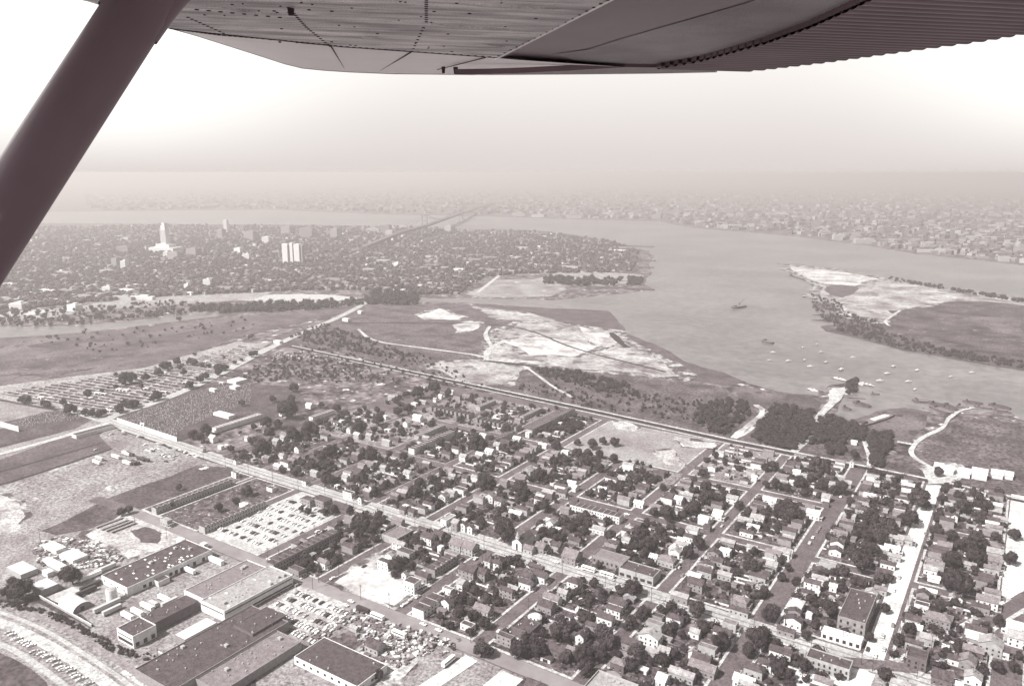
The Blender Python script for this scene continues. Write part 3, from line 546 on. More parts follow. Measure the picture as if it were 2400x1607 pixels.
# explicit buildings read off the photo: tile, roof-centre pixel, size along the avenue, size along the street, height, wall, roof, roof shape
EX = '''2 235 255 6 6 5 w w f|2 490 185 10 7 5 w w g|2 250 480 7 6 6 w l g|2 190 510 9 8 6 l l g|2 240 640 8 6 5 w l g|2 390 575 8 8 6 w d a|2 780 560 9 7 7 w d g|2 860 400 7 7 6 w l a|2 1185 285 6 6 5 w w h|2 1040 460 9 7 6 l l g|2 1450 170 9 6 4 w w f|2 1480 290 14 7 6 w w g
2 1600 300 8 6 5 l l f|2 1380 345 8 8 6 w l a|2 820 840 8 6 5 w l g|2 1260 665 9 3 4 w d f|2 1070 920 7 6 6 w d g|2 450 870 6 5 6 w d g|2 960 1030 5 5 7 w d a|2 850 980 12 6 6 w d f|2 1390 800 9 7 6 w l g|2 1170 750 8 6 5 l l g|2 1720 1010 9 8 7 w m a|2 1900 650 9 7 6 w l g|2 2140 605 10 8 6 w w g
2 2080 460 9 6 5 w w g|2 2210 545 8 8 6 w l g|2 1760 1215 7 16 6 w l f|2 2150 1010 9 8 7 w m a|2 2230 1050 8 8 7 w d g|2 1870 950 14 8 6 w d f|2 1800 830 8 6 5 l l g|2 140 940 9 6 4 w d f|2 1430 1150 7 6 6 m d g|2 1350 1130 7 6 6 m d g|2 1920 840 7 7 6 l d g|2 1900 1270 6 5 7 w d a|2 1965 1295 6 5 7 w d a|2 1835 1250 7 9 8 m l g
2 480 1040 14 9 7 m d f|2 600 1040 18 12 7 m d f|2 790 1110 20 10 6 d d g|2 1580 1380 12 9 7 w d g|2 1680 1360 10 9 7 m d g|2 1850 1440 12 11 7 l m g|2 1960 1470 12 11 7 l m g|2 1790 60 7 5 5 w w g|2 1690 100 6 5 5 w w g|2 1640 130 6 5 5 w l g|2 880 150 0 0 0 w w g
3 1530 1040 8 9 5 w w g|3 1600 1000 14 6 5 l l g|3 1710 1065 6 5 4 w w g|3 1010 845 9 6 5 w l g|3 840 720 8 9 6 w l a|3 490 605 9 4 5 w w f|3 285 545 11 5 5 w w g|3 150 775 11 10 6 l l a|3 310 780 14 8 6 l m g|3 550 890 10 5 5 w w g|3 580 930 4 8 5 w w g|3 460 975 11 7 6 l d g|3 150 440 6 6 6 w w f|3 320 450 12 5 5 l l g|3 465 435 5 5 5 l l f
3 50 490 10 7 6 w w g|3 260 1020 9 6 5 w w g|3 1165 1075 10 6 5 w w g|3 830 945 9 5 5 w w g|3 1830 750 9 6 5 w l a|3 1700 905 7 6 5 w d g|3 2220 840 6 5 5 w w g|3 2020 1030 11 7 6 w l g|3 1890 1170 9 9 6 w w g|3 1430 1130 9 5 5 w l g|3 1500 1145 6 6 5 w l a|3 2250 1210 12 8 5 w l g|3 2210 1290 11 5 5 w w g|3 2150 1340 12 5 5 w d g|3 2330 1030 7 6 5 w l g
3 800 1310 13 6 5 w l g|3 270 1300 7 6 6 w w a|3 360 1250 8 8 6 w l a|3 1050 1410 7 6 5 w l g|3 1560 1450 11 6 5 w l g|3 1500 1515 9 7 6 w l a|3 930 1420 4 4 4 w w g|3 1790 1285 7 6 5 d d h
4 265 790 8 5 5 w w g|4 330 825 7 5 4 w l g|4 665 840 9 4 5 l l g|4 340 720 8 4 4 l l g|4 770 705 5 5 6 w l a|4 220 885 5 5 4 w w g|4 535 1020 8 9 5 w l g|4 530 1080 7 5 4 d d f|4 150 890 8 6 5 l l g|4 735 895 7 7 5 l l g|4 600 910 8 8 5 l l g|4 400 940 4 4 3 w w g|4 20 1050 12 7 6 w w g|4 80 1095 6 6 5 w l g|4 420 1165 12 8 6 w w g
4 930 1000 13 4 5 w w f|4 880 1050 10 6 5 l d g|4 860 1130 11 6 6 l d g|4 1120 840 8 4 4 l l g|4 1740 960 8 5 5 w l g|4 1840 1040 7 5 5 w l g|4 1640 1180 6 5 5 w d g|4 1710 1195 6 6 6 w d a|4 1330 1200 11 4 5 w w g|4 2130 1220 13 6 5 l l g|4 1260 1400 13 6 6 l l g|4 1140 1480 12 5 5 w w g|4 640 1430 11 8 6 w d g|4 620 1510 10 6 5 w d a|4 180 1520 9 7 5 w l g|4 90 1500 8 6 5 w l g
4 2080 1520 13 8 6 l l g|4 2090 1300 10 6 5 l m g|4 1620 1460 11 8 6 m m g|4 790 520 7 4 4 w w g|4 800 480 6 3 3 w w f|4 1000 890 6 5 5 w l g|4 1250 890 6 6 4 w w g
8 640 240 11 8 6 w d a|8 620 300 10 6 5 w d a|8 140 320 12 7 5 w l g|8 40 440 9 8 5 l l g|8 1180 200 11 6 5 l l g|8 1140 285 13 5 6 w w g|8 1160 360 10 5 5 l l g|8 1100 430 11 5 5 w d g|8 1060 510 11 8 6 d d g|8 1540 370 11 8 7 l m g|8 1490 480 10 6 5 w l g|8 1520 560 9 4 4 w w g|8 550 430 14 6 6 l l f|8 410 600 12 6 7 w d g|8 480 560 13 5 6 w l g
8 600 635 6 5 5 w w g|8 370 690 9 5 6 l d g|8 270 790 9 10 6 w w h|8 560 780 8 4 4 w w g|8 235 940 12 7 6 w d a|8 170 1035 13 5 5 m d g|8 380 890 4 4 4 w w f|8 950 690 9 6 5 w l a|8 1035 660 9 5 5 l m g|8 1330 930 10 7 6 l d g|8 1560 920 17 10 7 m m h|8 2080 400 10 8 7 m m g|8 2050 470 11 5 6 l m g|8 2060 260 13 9 6 m m h|8 2010 760 15 8 7 w m g|8 2060 690 11 6 6 l m g
8 1690 730 5 5 4 w l a|8 1755 748 4 4 5 w d a|8 2040 1150 15 10 8 l l a|8 2280 990 14 8 8 w w f|8 2290 1090 12 10 7 w l g|8 1460 1100 9 7 6 l l g|8 1340 1150 11 5 5 l d g|8 1700 1290 7 6 5 w d g|8 1830 1310 10 9 6 m m a|8 2170 1220 6 6 6 w d g|8 1880 1460 10 8 5 w l a|8 1740 1530 6 5 4 w w g|8 1830 210 8 5 5 l m g|8 1850 440 9 5 5 l l g|8 120 1225 15 7 5 w d g|8 1600 1450 13 10 6 d d g|8 1600 700 0 0 0 w w g
7 575 590 10 9 7 w d h|7 470 690 8 6 7 l l g|7 970 780 13 8 7 w d g|7 940 840 11 6 7 w d g|7 860 915 12 7 8 w d g|7 320 800 12 9 6 m d g|7 740 990 10 5 5 m d g|7 640 1080 7 8 7 w d a|7 130 600 11 6 6 w d g|7 260 530 12 8 6 w d g|7 550 350 14 13 7 m m g|7 270 270 9 8 6 m m g|7 1040 190 6 6 5 w l a|7 1485 290 8 7 6 w w a|7 1580 240 11 4 5 w w g
7 1420 390 15 9 6 l m h|7 1950 310 10 7 7 w w f|7 1980 230 13 6 6 m l g|7 1880 400 10 6 5 l d g|7 1810 430 8 5 5 w d g|7 1770 490 13 7 6 l d g|7 1690 600 12 9 7 m d g|7 1540 720 14 6 6 m l g|7 1590 660 8 6 6 d d g|7 1950 530 11 6 5 l l g|7 2280 650 8 5 5 w l a|7 2090 760 13 9 6 m m h|7 2080 850 15 5 5 l d g|7 1490 920 11 7 6 w d h|7 1270 1080 15 9 7 w l a|7 1100 1150 14 8 6 m d g
7 1400 1220 8 7 6 w l g|7 1290 1230 9 6 5 l l g|7 1930 1050 13 7 6 w d g|7 2000 970 10 7 6 l m f|7 1680 1050 7 6 5 w l g|7 1655 1230 5 6 5 w l a|7 1560 1430 17 7 5 l l g|7 1380 1470 7 9 5 w w g|7 2130 1490 14 8 5 w w g|7 2220 1380 12 8 6 l d h|7 550 1215 7 6 6 m m g|7 420 1210 12 6 6 d d g|7 2170 1540 12 6 5 l l g|7 1740 1300 12 10 5 d d g|7 1750 1370 18 9 5 m m g|7 2200 280 9 5 5 w l g|7 1300 370 7 7 4 w w g|7 160 290 9 7 5 l m g|7 410 260 9 7 6 l d g|7 2140 720 6 5 6 w d a
6 1180 410 12 7 7 w d f|6 1370 320 15 8 6 l d f|6 1365 520 4 4 5 w m a|6 1430 590 11 9 9 w d f|6 1530 530 12 7 6 m d g|6 1230 350 8 6 6 w l a|6 1590 200 0 0 0 w w g|6 1690 280 5 4 6 w w f|6 1760 660 9 5 5 w m f|6 2080 840 14 8 7 l m g|6 2130 400 6 6 7 w d g|6 2210 420 6 6 7 w d g|6 1950 480 16 10 7 m d g|6 2060 500 12 8 7 m d g|6 1890 600 6 9 6 w l g|6 1750 770 8 7 6 w d a|6 2290 860 0 0 0 w w g|6 900 1020 7 3 3 l l g|6 1090 1170 12 9 5 l d g|6 370 480 12 7 6 m d f
1 1950 480 9 8 6 w w g|1 2020 560 7 5 4 w w f|1 2160 690 5 4 5 w d a|1 1860 580 5 4 5 l l a|1 2260 480 6 5 5 w l g|1 2140 250 0 0 0 w w g|1 1520 1230 11 6 6 l l f|1 2230 1090 9 4 4 w w f|1 2150 800 8 5 6 w d f'''
for line in EX.replace('\n', '|').split('|'):
    t = line.split()
    k, X, Y, wb, wa, h = int(t[0]), float(t[1]), float(t[2]), float(t[3]), float(t[4]), float(t[5])
    if h == 0: continue
    p = TP(k, X, Y, h + .6); wb *= .88; wa *= .9; h = max(3, h * .92)
    house(p.x, p.y, wb, wa, h, t[6], t[7], t[8], force=True)
NEXP = HOUSES[0]

# ------------------------------------------------------------------ terraces: every unit a row house
def terrace(p0, p1, dep, u, h, wt, rm, lab, face='b', z=.66, gap=0, dormer=False):
    """units in a line from p0 to p1 (roof middle, world xy); face 'b' looks along +x, 'a' along -y"""
    p0 = Vector(p0[:2]); p1 = Vector(p1[:2]); along = 'y' if abs(p1.y - p0.y) > abs(p1.x - p0.x) else 'x'
    if along == 'y': x = (p0.x + p1.x) / 2; p0.x = p1.x = x
    else: y = (p0.y + p1.y) / 2; p0.y = p1.y = y
    L = (p1 - p0).length; n = max(1, int(L / (u + gap))); d = (p1 - p0) / n
    for i in range(n):
        c = p0 + d * (i + .5); w = L / n - gap
        wb, wa = (dep, w) if along == 'y' else (w, dep)
        OCC.append((c.x, c.y, wb, wa))
        if not seen(c.x, c.y): continue
        k = ('t', round(wb, 1), round(wa, 1), h, wt, rm)
        if k not in CACHE:
            mb = MB(); mb.box((0, 0, h / 2), (wb - .004, wa - .004, h))
            if along == 'y': mb.box((0, wa / 2 - .1, h + .2), (wb - .004, .2, .4))
            else: mb.box((wb / 2 - .1, 0, h + .2), (.2, wa - .004, .4))
            r = MB(); r.box((0, 0, h + .1), (wb - .02, wa - .3, .2)); r.box((wb * .1, 0, h + .45), (.7, .6, .9))
            CACHE[k] = (mb.mesh('wall', [WALL[wt]]), r.mesh('roof', [ROOF[rm]]))
        a, b = CACHE[k]; o = empty('row_house', (c.x, c.y, z)); link('wall', a, o); rf = link('roof', b, o)
        if dormer: link('dormer', small_mesh('dormer'), rf, (dep / 2 - 1.2, 0, h - .4)) if along == 'y' else None
        if math.hypot(c.x, c.y) < 780:
            for zz in (1.7, 4.6):
                if zz + 1 > h: break
                for s in (-.25, .25):
                    if face == 'b': link('window', small_mesh('win_b'), o, (wb / 2 + .03, s * wa, zz))
                    else: link('window', small_mesh('win_a'), o, (s * wb, -wa / 2 - .03, zz))
        tag(o, f'{TONEW[wt]} row house, {ordn(i + 1)} unit of the {lab}', 'row house', lab)
T2 = lambda k, x, y, h: TP(k, x, y, h)
terrace(T2(6, 110, 440, 7), T2(6, 745, 150, 7), 9, 5.2, 7, 'm', 'd', 'terrace beside the big car park')
terrace(T2(1, 1400, 1130, 6), T2(1, 2110, 870, 6), 7, 5.4, 5.5, 'l', 'd', 'dormered terrace left of the car park', dormer=True)
terrace(T2(1, 1850, 1310, 6), T2(2, 60, 1070, 6), 8, 5.4, 6, 'l', 'd', "terrace across the street from the car park", dormer=True)
terrace(T2(3, 555, 1085, 7), T2(3, 1000, 1205, 7), 9, 5.2, 6.5, 'w', 'd', 'long white terrace', face='a')
terrace(T2(3, 150, 415, 7), T2(3, 560, 222, 7), 8, 5, 6.5, 'l', 'd', 'pale terrace next to the ball field')
terrace(T2(15, 980, 1110, 7), T2(15, 1180, 1020, 7), 8, 5, 6, 'l', 'd', 'short terrace behind the pale one')
terrace(T2(2, 1420, 590, 7), T2(2, 1790, 430, 7), 8, 5, 6.5, 'w', 'd', 'white-faced terrace among dark trees')
terrace(T2(2, 1480, 480, 5), T2(2, 1700, 370, 5), 7, 5, 5, 'l', 'm', 'low terrace opposite the white-faced one')
terrace(T2(2, 500, 305, 5), T2(2, 700, 240, 5), 7, 5, 5, 'w', 'm', 'far pale terrace by open grass')
terrace(T2(2, 1630, 190, 6), T2(2, 1960, 285, 6), 12, 3, 6, 'm', 'd', 'left rank of narrow gapped houses', face='a', gap=3)
terrace(T2(2, 2040, 300, 6), T2(2, 2400, 395, 6), 12, 3, 6, 'm', 'd', 'right rank of narrow gapped houses', face='a', gap=3)
terrace(T2(2, 2030, 210, 5), T2(2, 2180, 150, 5), 6, 5, 5, 'l', 'm', 'short low terrace below the railway')
terrace(T2(3, 90, 300, 5), T2(3, 260, 220, 5), 6, 5, 5, 'l', 'm', 'short terrace left of pale one')
terrace(T2(6, 1540, 480, 6), T2(6, 1840, 390, 6), 9, 6, 6, 'm', 'd', 'dark dormered terrace above the bare lot', dormer=True)
terrace(T2(6, 1460, 860, 6), T2(6, 1690, 740, 6), 10, 7, 6, 'w', 'd', 'white terrace on the front street corner')
terrace(T2(1, 1960, 410, 5), T2(2, 30, 280, 5), 8, 5, 5.5, 'w', 'l', 'pale terrace behind the cemetery wall')

# ------------------------------------------------------------------ large single buildings
def slab(name, cat, lab, a0, a1, b0, b1, h, wt, rm, par=.8, band=False, wins=None, roofbits=None, z=.7, group=None):
    x, y = (b0 + b1) / 2, (a0 + a1) / 2; w, d = b1 - b0, a1 - a0; OCC.append((x, y, w, d))
    r = empty(name, (x, y, z)); tag(r, lab, cat, group)
    mb = MB(); mb.box((0, 0, h / 2), (w, d, h))
    for c, s in (((0, d / 2 - .2, h + par / 2), (w, .4, par)), ((0, -d / 2 + .2, h + par / 2), (w, .4, par)), ((w / 2 - .2, 0, h + par / 2), (.4, d - .8, par)), ((-w / 2 + .2, 0, h + par / 2), (.4, d - .8, par))): mb.box(c, s)
    mb.build('wall', WALL[wt] if isinstance(wt, str) else wt, r)
    rb = MB(); rb.box((0, 0, h + .1), (w - .84, d - .84, .16)); rf = rb.build('roof', ROOF[rm] if isinstance(rm, str) else rm, r)
    if band:
        for q, zz, hh in band:
            bm_ = MB(); bm_.box((0, -d / 2 - .03, zz), (w - 2, .1, hh)) if q == 'a' else bm_.box((w / 2 + .03, 0, zz), (.1, d - 2, hh)); bm_.build('window_band', M['glass'], r)
    if wins:
        for q, n, zz, ww, hh in wins:
            for i in range(n):
                t = (i + .5) / n - .5; wm_ = MB()
                k = ('big', q, ww, hh)
                if k not in CACHE:
                    wm_.box((0, 0, 0), (ww, .12, hh) if q == 'a' else (.12, ww, hh)); CACHE[k] = wm_.mesh('window', [M['glass']])
                link('window', CACHE[k], r, (t * w, -d / 2 - .03, zz) if q == 'a' else (w / 2 + .03, t * d, zz))
    rnd = random.Random(int(w * d))
    for key, n in (roofbits or {}).items():
        nm = {'vent': 'roof_vent', 'skylight': 'skylight', 'acunit': 'rooftop_unit'}[key]
        for i in range(n):
            link(nm, small_mesh(key), rf, (rnd.uniform(-.42, .42) * w, rnd.uniform(-.44, .44) * d, h + .18), 0)
    return r
fac = slab('warehouse', 'warehouse', 'long dark-roofed warehouse with white walls and loading doors', 276, 346, -542, -509, 6, 'w', 'd', roofbits={'skylight': 26, 'vent': 14, 'acunit': 3}, wins=[('a', 4, 3.5, 1.2, 1.2)])
for i, yy in enumerate([-22, -17.5, -9, -1, 3.5, 8, 13, 19, 27]):
    b = MB(); b.box((0, 0, 1.9 if i % 3 else 2.2), (.16, 2.4, 3.2 if i % 3 else 2.4)); b.build('loading_door', M['glass'], fac, (16.53, yy, 0))
slab('lean_to', 'lean-to', 'small white lean-to with dark roof against the long warehouse', 296, 305, -508.9, -503, 3.6, 'w', 'd', par=.3)
slab('warehouse_wing', 'wing', 'low white yard wing at the far end of the long warehouse', 341, 344, -508.9, -492, 3.2, 'w', 'w', par=.2)
f2 = slab('factory', 'factory', 'big white factory with grey flat roof and dark window bands', 293, 352, -449, -423.5, 7.5, 'w', 'l', band=[('a', 5.6, .7), ('b', 5.8, .8), ('b', 1.6, 1.1)], roofbits={'vent': 16, 'skylight': 5, 'acunit': 4})
slab('factory_annex', 'annex', 'grey-roofed annex on the left of the big white factory', 296, 350, -472, -449.2, 6.5, 'w', 'm', roofbits={'vent': 9, 'acunit': 2}, band=[('b', 4, .5)])
slab('office_block', 'office building', 'dark-roofed office with white end wall beside the weedy bank', 242, 258, -464, -446, 8, 'w', 'd', band=[('a', 6, .6), ('a', 2.6, 2)], wins=[('b', 3, 2, 2.5, 3)], roofbits={'vent': 3})
slab('shed_range', 'shed', 'low dark-roofed range joining the office to the factory', 258.2, 292.8, -465, -451, 7, 'd', 'd', par=.3, roofbits={'vent': 5})
slab('foundry', 'factory', 'vast dark flat-roofed works along the bottom of the photo', 225, 310, -417, -380, 6, 'm', 'd', roofbits={'vent': 20, 'acunit': 3})
slab('foundry', 'factory', 'dark flat-roofed works hall right next to the parked cars', 240, 300, -379.8, -357, 5, 'm', 'm', roofbits={'vent': 12, 'acunit': 2})
slab('roof_hall', 'hall', 'raised dark roof section at the works rear', 286, 313, -405, -386, 7.6, 'd', 'd', par=.4, roofbits={'vent': 6})
slab('white_shed', 'shed', 'long white-roofed shed between the dark works and the office', 262, 286, -433, -422, 4, 'm', 'w', par=.1)
slab('workshop', 'workshop', 'dark flat-roofed workshop with white wall and square dark windows', 287, 312, -349, -296, 5, 'w', 'd', wins=[('a', 9, 2.8, 1.8, 1.5), ('b', 3, 2.6, 2, 1.6)], roofbits={'vent': 5}, par=.4)
slab('brick_block', 'building', 'square grey-roofed building below the tram avenue by parked cars', *(lambda p, q: (p.y, q.y, p.x, q.x))(TP(2, 1150, 1385, 5), TP(2, 1440, 1345, 5)), 5, 'l', 'm', roofbits={'vent': 3}, wins=[('b', 4, 3, 2.5, 2)])
sch = slab('school', 'school', 'tall dark-roofed school beside the white street', 509, 552, -79.5, -62.5, 10, 'm', 'd', par=.6, wins=[('a', 4, 7.5, 1.3, 2), ('a', 4, 3.2, 1.3, 2.2), ('b', 9, 7, 1.8, 2.2), ('b', 9, 3, 1.8, 2.2)], roofbits={'vent': 8})
slab('garage_building', 'garage', 'white garage with dark arched doors in front of the school', 494, 502, -86, -62, 4.5, 'w', 'w', wins=[('a', 6, 1.9, 2, 2.4)], par=.5)
slab('shop_block', 'building', 'long dark-roofed shop building below the tram avenue, white street corner', 456, 467, -87, -62, 7, 'l', 'd', wins=[('a', 8, 5, 1.1, 1.8), ('a', 8, 1.9, 1.1, 1.8), ('b', 3, 5, 1, 1.6)], roofbits={'vent': 4})
slab('corner_block', 'building', 'dark corner building in the fork of avenue and diagonal road', 490, 502, -36, -25, 7.5, 'd', 'd', wins=[('a', 3, 5, 1.2, 1.6), ('a', 3, 2, 1.2, 1.6)])
ca = TP(7, 960, 480, 6); cb = TP(7, 1330, 560, 6)
slab('shop_row', 'shops', 'grey-walled shop row with dark roof along the tram avenue', ca.y - 1, ca.y + 13, ca.x + 2, cb.x - 1, 6, 'l', 'd', wins=[('a', 5, 2, 3.6, 2.2)], roofbits={'vent': 4})
ca = TP(7, 735, 345, 7); cb = TP(7, 1040, 430, 7)
slab('brick_hall', 'hall', 'long grey-roofed brick hall behind the avenue shops', ca.y - 4, ca.y + 9, ca.x + 2, cb.x, 6.5, 'm', 'm', wins=[('a', 7, 3.4, 1.4, 2)])
ca = TP(6, 1830, 1470, 7)
slab('depot', 'depot', 'wide grey-roofed depot at the bottom edge beside white yard', 268, 300, -222, -176, 7, 'l', 'l', roofbits={'vent': 5, 'acunit': 2})
slab('dark_store', 'store', 'square dark-roofed store with white dome beside it', *(lambda p: (p.y - 7, p.y + 7, p.x - 7, p.x + 7))(TP(7, 130, 1010, 7)), 6.5, 'd', 'd', roofbits={'vent': 6})
p = TP(7, 210, 915, 8); r = empty('round_tank', (p.x, p.y, .66)); tag(r, 'round white domed tank beside the dark square store', 'tank'); m_ = MB()
m_.tube((0, 0, 0), (0, 0, 6.5), 4.6, 4.6, 24); m_.build('tank_wall', WALL['w'], r); m_ = MB(); m_.tube((0, 0, 6.5), (0, 0, 7.6), 4.8, 3.2, 24); m_.tube((0, 0, 7.6), (0, 0, 8.1), 3.2, .4, 24); m_.build('dome', ROOF['w'], r)
p = TP(5, 1015, 680, 9); r = empty('storage_tank', (p.x, p.y, .6)); tag(r, 'upright white storage tank at the near end of the warehouse', 'tank'); m_ = MB()
m_.tube((0, 0, 0), (0, 0, 9), 3.6, 3.6, 24); m_.build('tank_shell', WALL['w'], r); m_ = MB(); m_.tube((0, 0, 9), (0, 0, 9.5), 3.6, 2.6, 24); m_.tube((.6, 0, 9.4), (.6, 0, 9.8), 1.1, 1.1, 12); m_.build('hatch', M['metal'], r)
# theatre with ornate parapet
ta = TP(7, 820, 1430, 9); tb = TP(7, 1130, 1500, 9)
r = slab('theatre', 'theatre', 'pale theatre with curved ornate parapet at the bottom edge', ta.y - 26, ta.y, ta.x - 2, tb.x + 4, 8, 'l', 'l', roofbits={'vent': 6}, par=1.2)
m_ = MB(); n = 10; w_ = 10
for i in range(n):
    t0 = i / n * 2 - 1; m_.box((t0 * w_ / 2 + w_ / n / 2 - 3, 13.1, 9.2 + 2.2 * (1 - t0 * t0) / 2), (w_ / n - .01, .5, 2.2 * (1 - t0 * t0) + .6))
m_.build('curved_gable', WALL['m'], r)
# church
def church(x, y, lab, s=1, z=.66):
    OCC.append((x, y, 10 * s, 18 * s)); r = empty('church', (x, y, z)); tag(r, lab, 'church')
    link('wall', wall_mesh(round(9 * s), round(18 * s), 7 * s // .5 * .5, 'a', 'w'), r); rf = link('roof', roof_mesh(round(9 * s), round(18 * s), 7 * s // .5 * .5, 'a', 'd'), r)
    m_ = MB(); m_.box((0, -9 * s + 1.5, 8.5 * s), (2.6, 2.6, 6 * s)); m_.build('belfry', WALL['w'], r)
    m_ = MB(); m_.tube((0, -9 * s + 1.5, 11.5 * s), (0, -9 * s + 1.5, 16 * s), 1.8, .05, 8); m_.build('spire', ROOF['l'], r)
    m_ = MB(); m_.box((0, -9 * s - .04, 4), (1.8, .1, 3.4)); m_.build('window', M['glass'], r); m_ = MB(); m_.box((0, -9 * s - .04, 1.2), (1.8, .12, 2.2)); m_.build('door', M['bark'], r)
p = TP(7, 50, 290, 3); church(p.x, p.y + 8, 'white gabled church with little steeple beside the biggest round tree')
# works yard sheds
slab('white_store', 'shed', 'plain white-roofed shed nearest the weedy highway bank', 242, 254, -575, -559, 5, 'm', 'w', par=.15)
slab('white_store', 'shed', 'white-roofed shed at the far left of the works yard', 246, 258, -619, -597, 4, 'l', 'w', par=.15)
def quonset(x, y, L, w, h, lab, z=.6):
    OCC.append((x, y, L, w)); r = empty('quonset_hut', (x, y, z)); tag(r, lab, 'hut'); m_ = MB(); n = 12; vs = []
    for X in (-L / 2, L / 2):
        for i in range(n + 1): t = math.pi * i / n; vs.append((X, -math.cos(t) * w / 2, math.sin(t) * h))
    m_.add(vs, [(i, n + 1 + i, n + 2 + i, i + 1) for i in range(n)]); m_.build('curved_roof', ROOF['w'], r, smooth=True)
    for X, s in ((L / 2 - .3, 1), (-L / 2 + .3, -1)):
        m_ = MB(); vs = [(X, -math.cos(math.pi * i / n) * (w / 2 - .1), math.sin(math.pi * i / n) * (h - .1)) for i in range(n + 1)]; m_.add(vs, [tuple(range(n + 1))[::-s]]); m_.build('end_wall', WALL['m'], r)
    m_ = MB(); m_.box((L / 2 - .25, 0, 1.4), (.1, 2.6, 2.8)); m_.build('door', M['glass'], r)
quonset(-528, 249, 19, 14, 5.5, 'rounded white quonset hut in the works yard corner')
jl = [(TP(5, 500, 280, 4), 20, 8, 'w', 'w', 'white shed at the top of the scrapyard'), (TP(5, 670, 350, 5), 20, 12, 'w', 'w', 'broad white-roofed shed in the middle of the scrapyard'), (TP(5, 500, 440, 3), 26, 5, 'w', 'w', 'long low white shed on the near side of scrapyard'),
      (TP(5, 440, 520, 3), 8, 5, 'w', 'w', 'little white hut below the scrapyard'), (TP(5, 620, 545, 4), 0, 0, 'd', 'd', '')]
for p, wb, wa, a, b, lb in jl:
    if wb: slab('scrapyard_shed', 'shed', lb, p.y - wa / 2, p.y + wa / 2, p.x - wb / 2, p.x + wb / 2, 3.6, a, b, par=.1, z=.6)
slab('sign_hut', 'hut', 'small white hut at the far left corner of the long warehouse', 346, 350, -556, -549, 3.5, 'w', 'w', par=.2)
slab('gate_hut', 'hut', 'white cube hut by the front street above the warehouse', 350.5, 354.5, -531, -526, 4, 'w', 'w', par=.2)
# left background buildings
p = TP(1, 850, 420, 4); slab('rail_shed', 'shed', 'long white shed with dark roof by the cemetery corner', p.y - 22, p.y + 24, p.x - 5, p.x + 5, 4, 'w', 'd', par=.2, z=.5)
p = TP(1, 2050, 270, 4); slab('garage_row', 'garage', 'long white-roofed garage inside the cemetery side', p.y - 5, p.y + 5, p.x - 15, p.x + 15, 3.5, 'w', 'w', par=.1)
for i, (tx, ty, w1, w2, lb) in enumerate([(2150, 20, 13, 9, 'white hut right of the highway by the dark allotments'), (1950, 45, 12, 5, 'low white shed by the highway beside cemetery')]):
    p = TP(1, tx, ty, 4); slab('hut', 'hut', lb, p.y - w2 / 2, p.y + w2 / 2, p.x - w1 / 2, p.x + w1 / 2, 4, 'w', 'w', par=.1)
p = TP(1, 2170, -45, 5); slab('station_shed', 'shed', 'white angular shed at the lower highway bend', p.y - 10, p.y + 10, p.x - 10, p.x + 10, 4, 'w', 'w', par=.1)
p = G(652, 800, 4); slab('billboard_shed', 'shed', 'small white box beside highway at the plots end', p.y - 4, p.y + 4, p.x - 8, p.x + 8, 5, 'w', 'w', par=.1)
p = G(812, 749, 4); slab('billboard_shed', 'shed', 'white box on the highway before the marsh', p.y - 4, p.y + 4, p.x - 8, p.x + 8, 6, 'w', 'w', par=.1)
p = G(845, 731, 4); slab('billboard_shed', 'shed', 'white box nearest the river bridge on the highway', p.y - 4, p.y + 4, p.x - 5, p.x + 5, 6, 'w', 'w', par=.1)
for i, (x0, y0, x1, y1, h, lb) in enumerate([(1750, 775, 1850, 830, 5, 'left white boatyard shed by the shore'), (1870, 785, 2005, 835, 6, 'large white boatyard shed by the shore'), (2045, 800, 2150, 835, 4, 'third white boatyard shed by the shore'), (2160, 810, 2240, 840, 4, 'right-most white boatyard shed by the shore'), (1610, 765, 1700, 795, 4, 'small white shed left of boatyard sheds'), (1530, 735, 1600, 760, 4, 'smallest white shed at the shore track end')]):
    p = TP(4, x0, y0 + 10, h); q = TP(4, x1, y1 - 10, h); cx, cy = (p.x + q.x) / 2, (p.y + q.y) / 2; w = abs(q.x - p.x)
    r_ = empty('boat_shed', (cx, cy, .6)); tag(r_, lb, 'shed', None); w = max(8, round(w)); d = 12
    link('wall', wall_mesh(w, d, h, 'g', 'w'), r_); link('roof', roof_mesh(w, d, h, 'g', 'w'), r_); OCC.append((cx, cy, w, d))

# fill the remaining lots of the street grid
rf_ = random.Random(11)
PROB = {(0, -556): 0, (0, -616): 0, (0, -478): .25, (0, -411): .6, (0, -334): .65, (0, -268): .6, (3, -334): 0, (3, -268): .25, (3, -195): .6, (2, -334): .35, (3, -411): 0, (3, -478): .3, (3, -556): .25, (3, -628): .1, (2, -628): .2, (1, -700): .4, (2, -700): .0, (1, -628): .5, (2, -556): .5}
CAND = []
for i in range(4):
    for j in range(len(BL) - 1):
        b0, b1 = BL[j], BL[j + 1]; pr = PROB.get((i, b0), .72)
        if i == 0 and b0 < -556: continue
        for sx in (-1, 1):
            y = AL[i] + AH[AL[i]] + 6
            while y < AL[i + 1] - AH[AL[i + 1]] - 6:
                wa = rf_.choice([4, 5, 5, 6, 6]); wb = rf_.choice([8, 9, 10, 11, 12])
                x = b0 + BH[b0] + 5 + wb / 2 if sx < 0 else b1 - BH[b1] - 5 - wb / 2
                if rf_.random() < pr and not (i == 0 and b0 == -411 and y < 430): CAND.append((x + rf_.uniform(-.6, .6), y + wa / 2, wb, wa, rf_.choice([3.5, 4, 5, 5.5, 6]), rf_.choices('wlmd', [4, 4, 6, 4])[0], rf_.choices('wlmd', [1, 3, 6, 11])[0], rf_.choices('gahf', [9, 2, 2, 4])[0]))
                y += wa + rf_.uniform(1.5, 5)
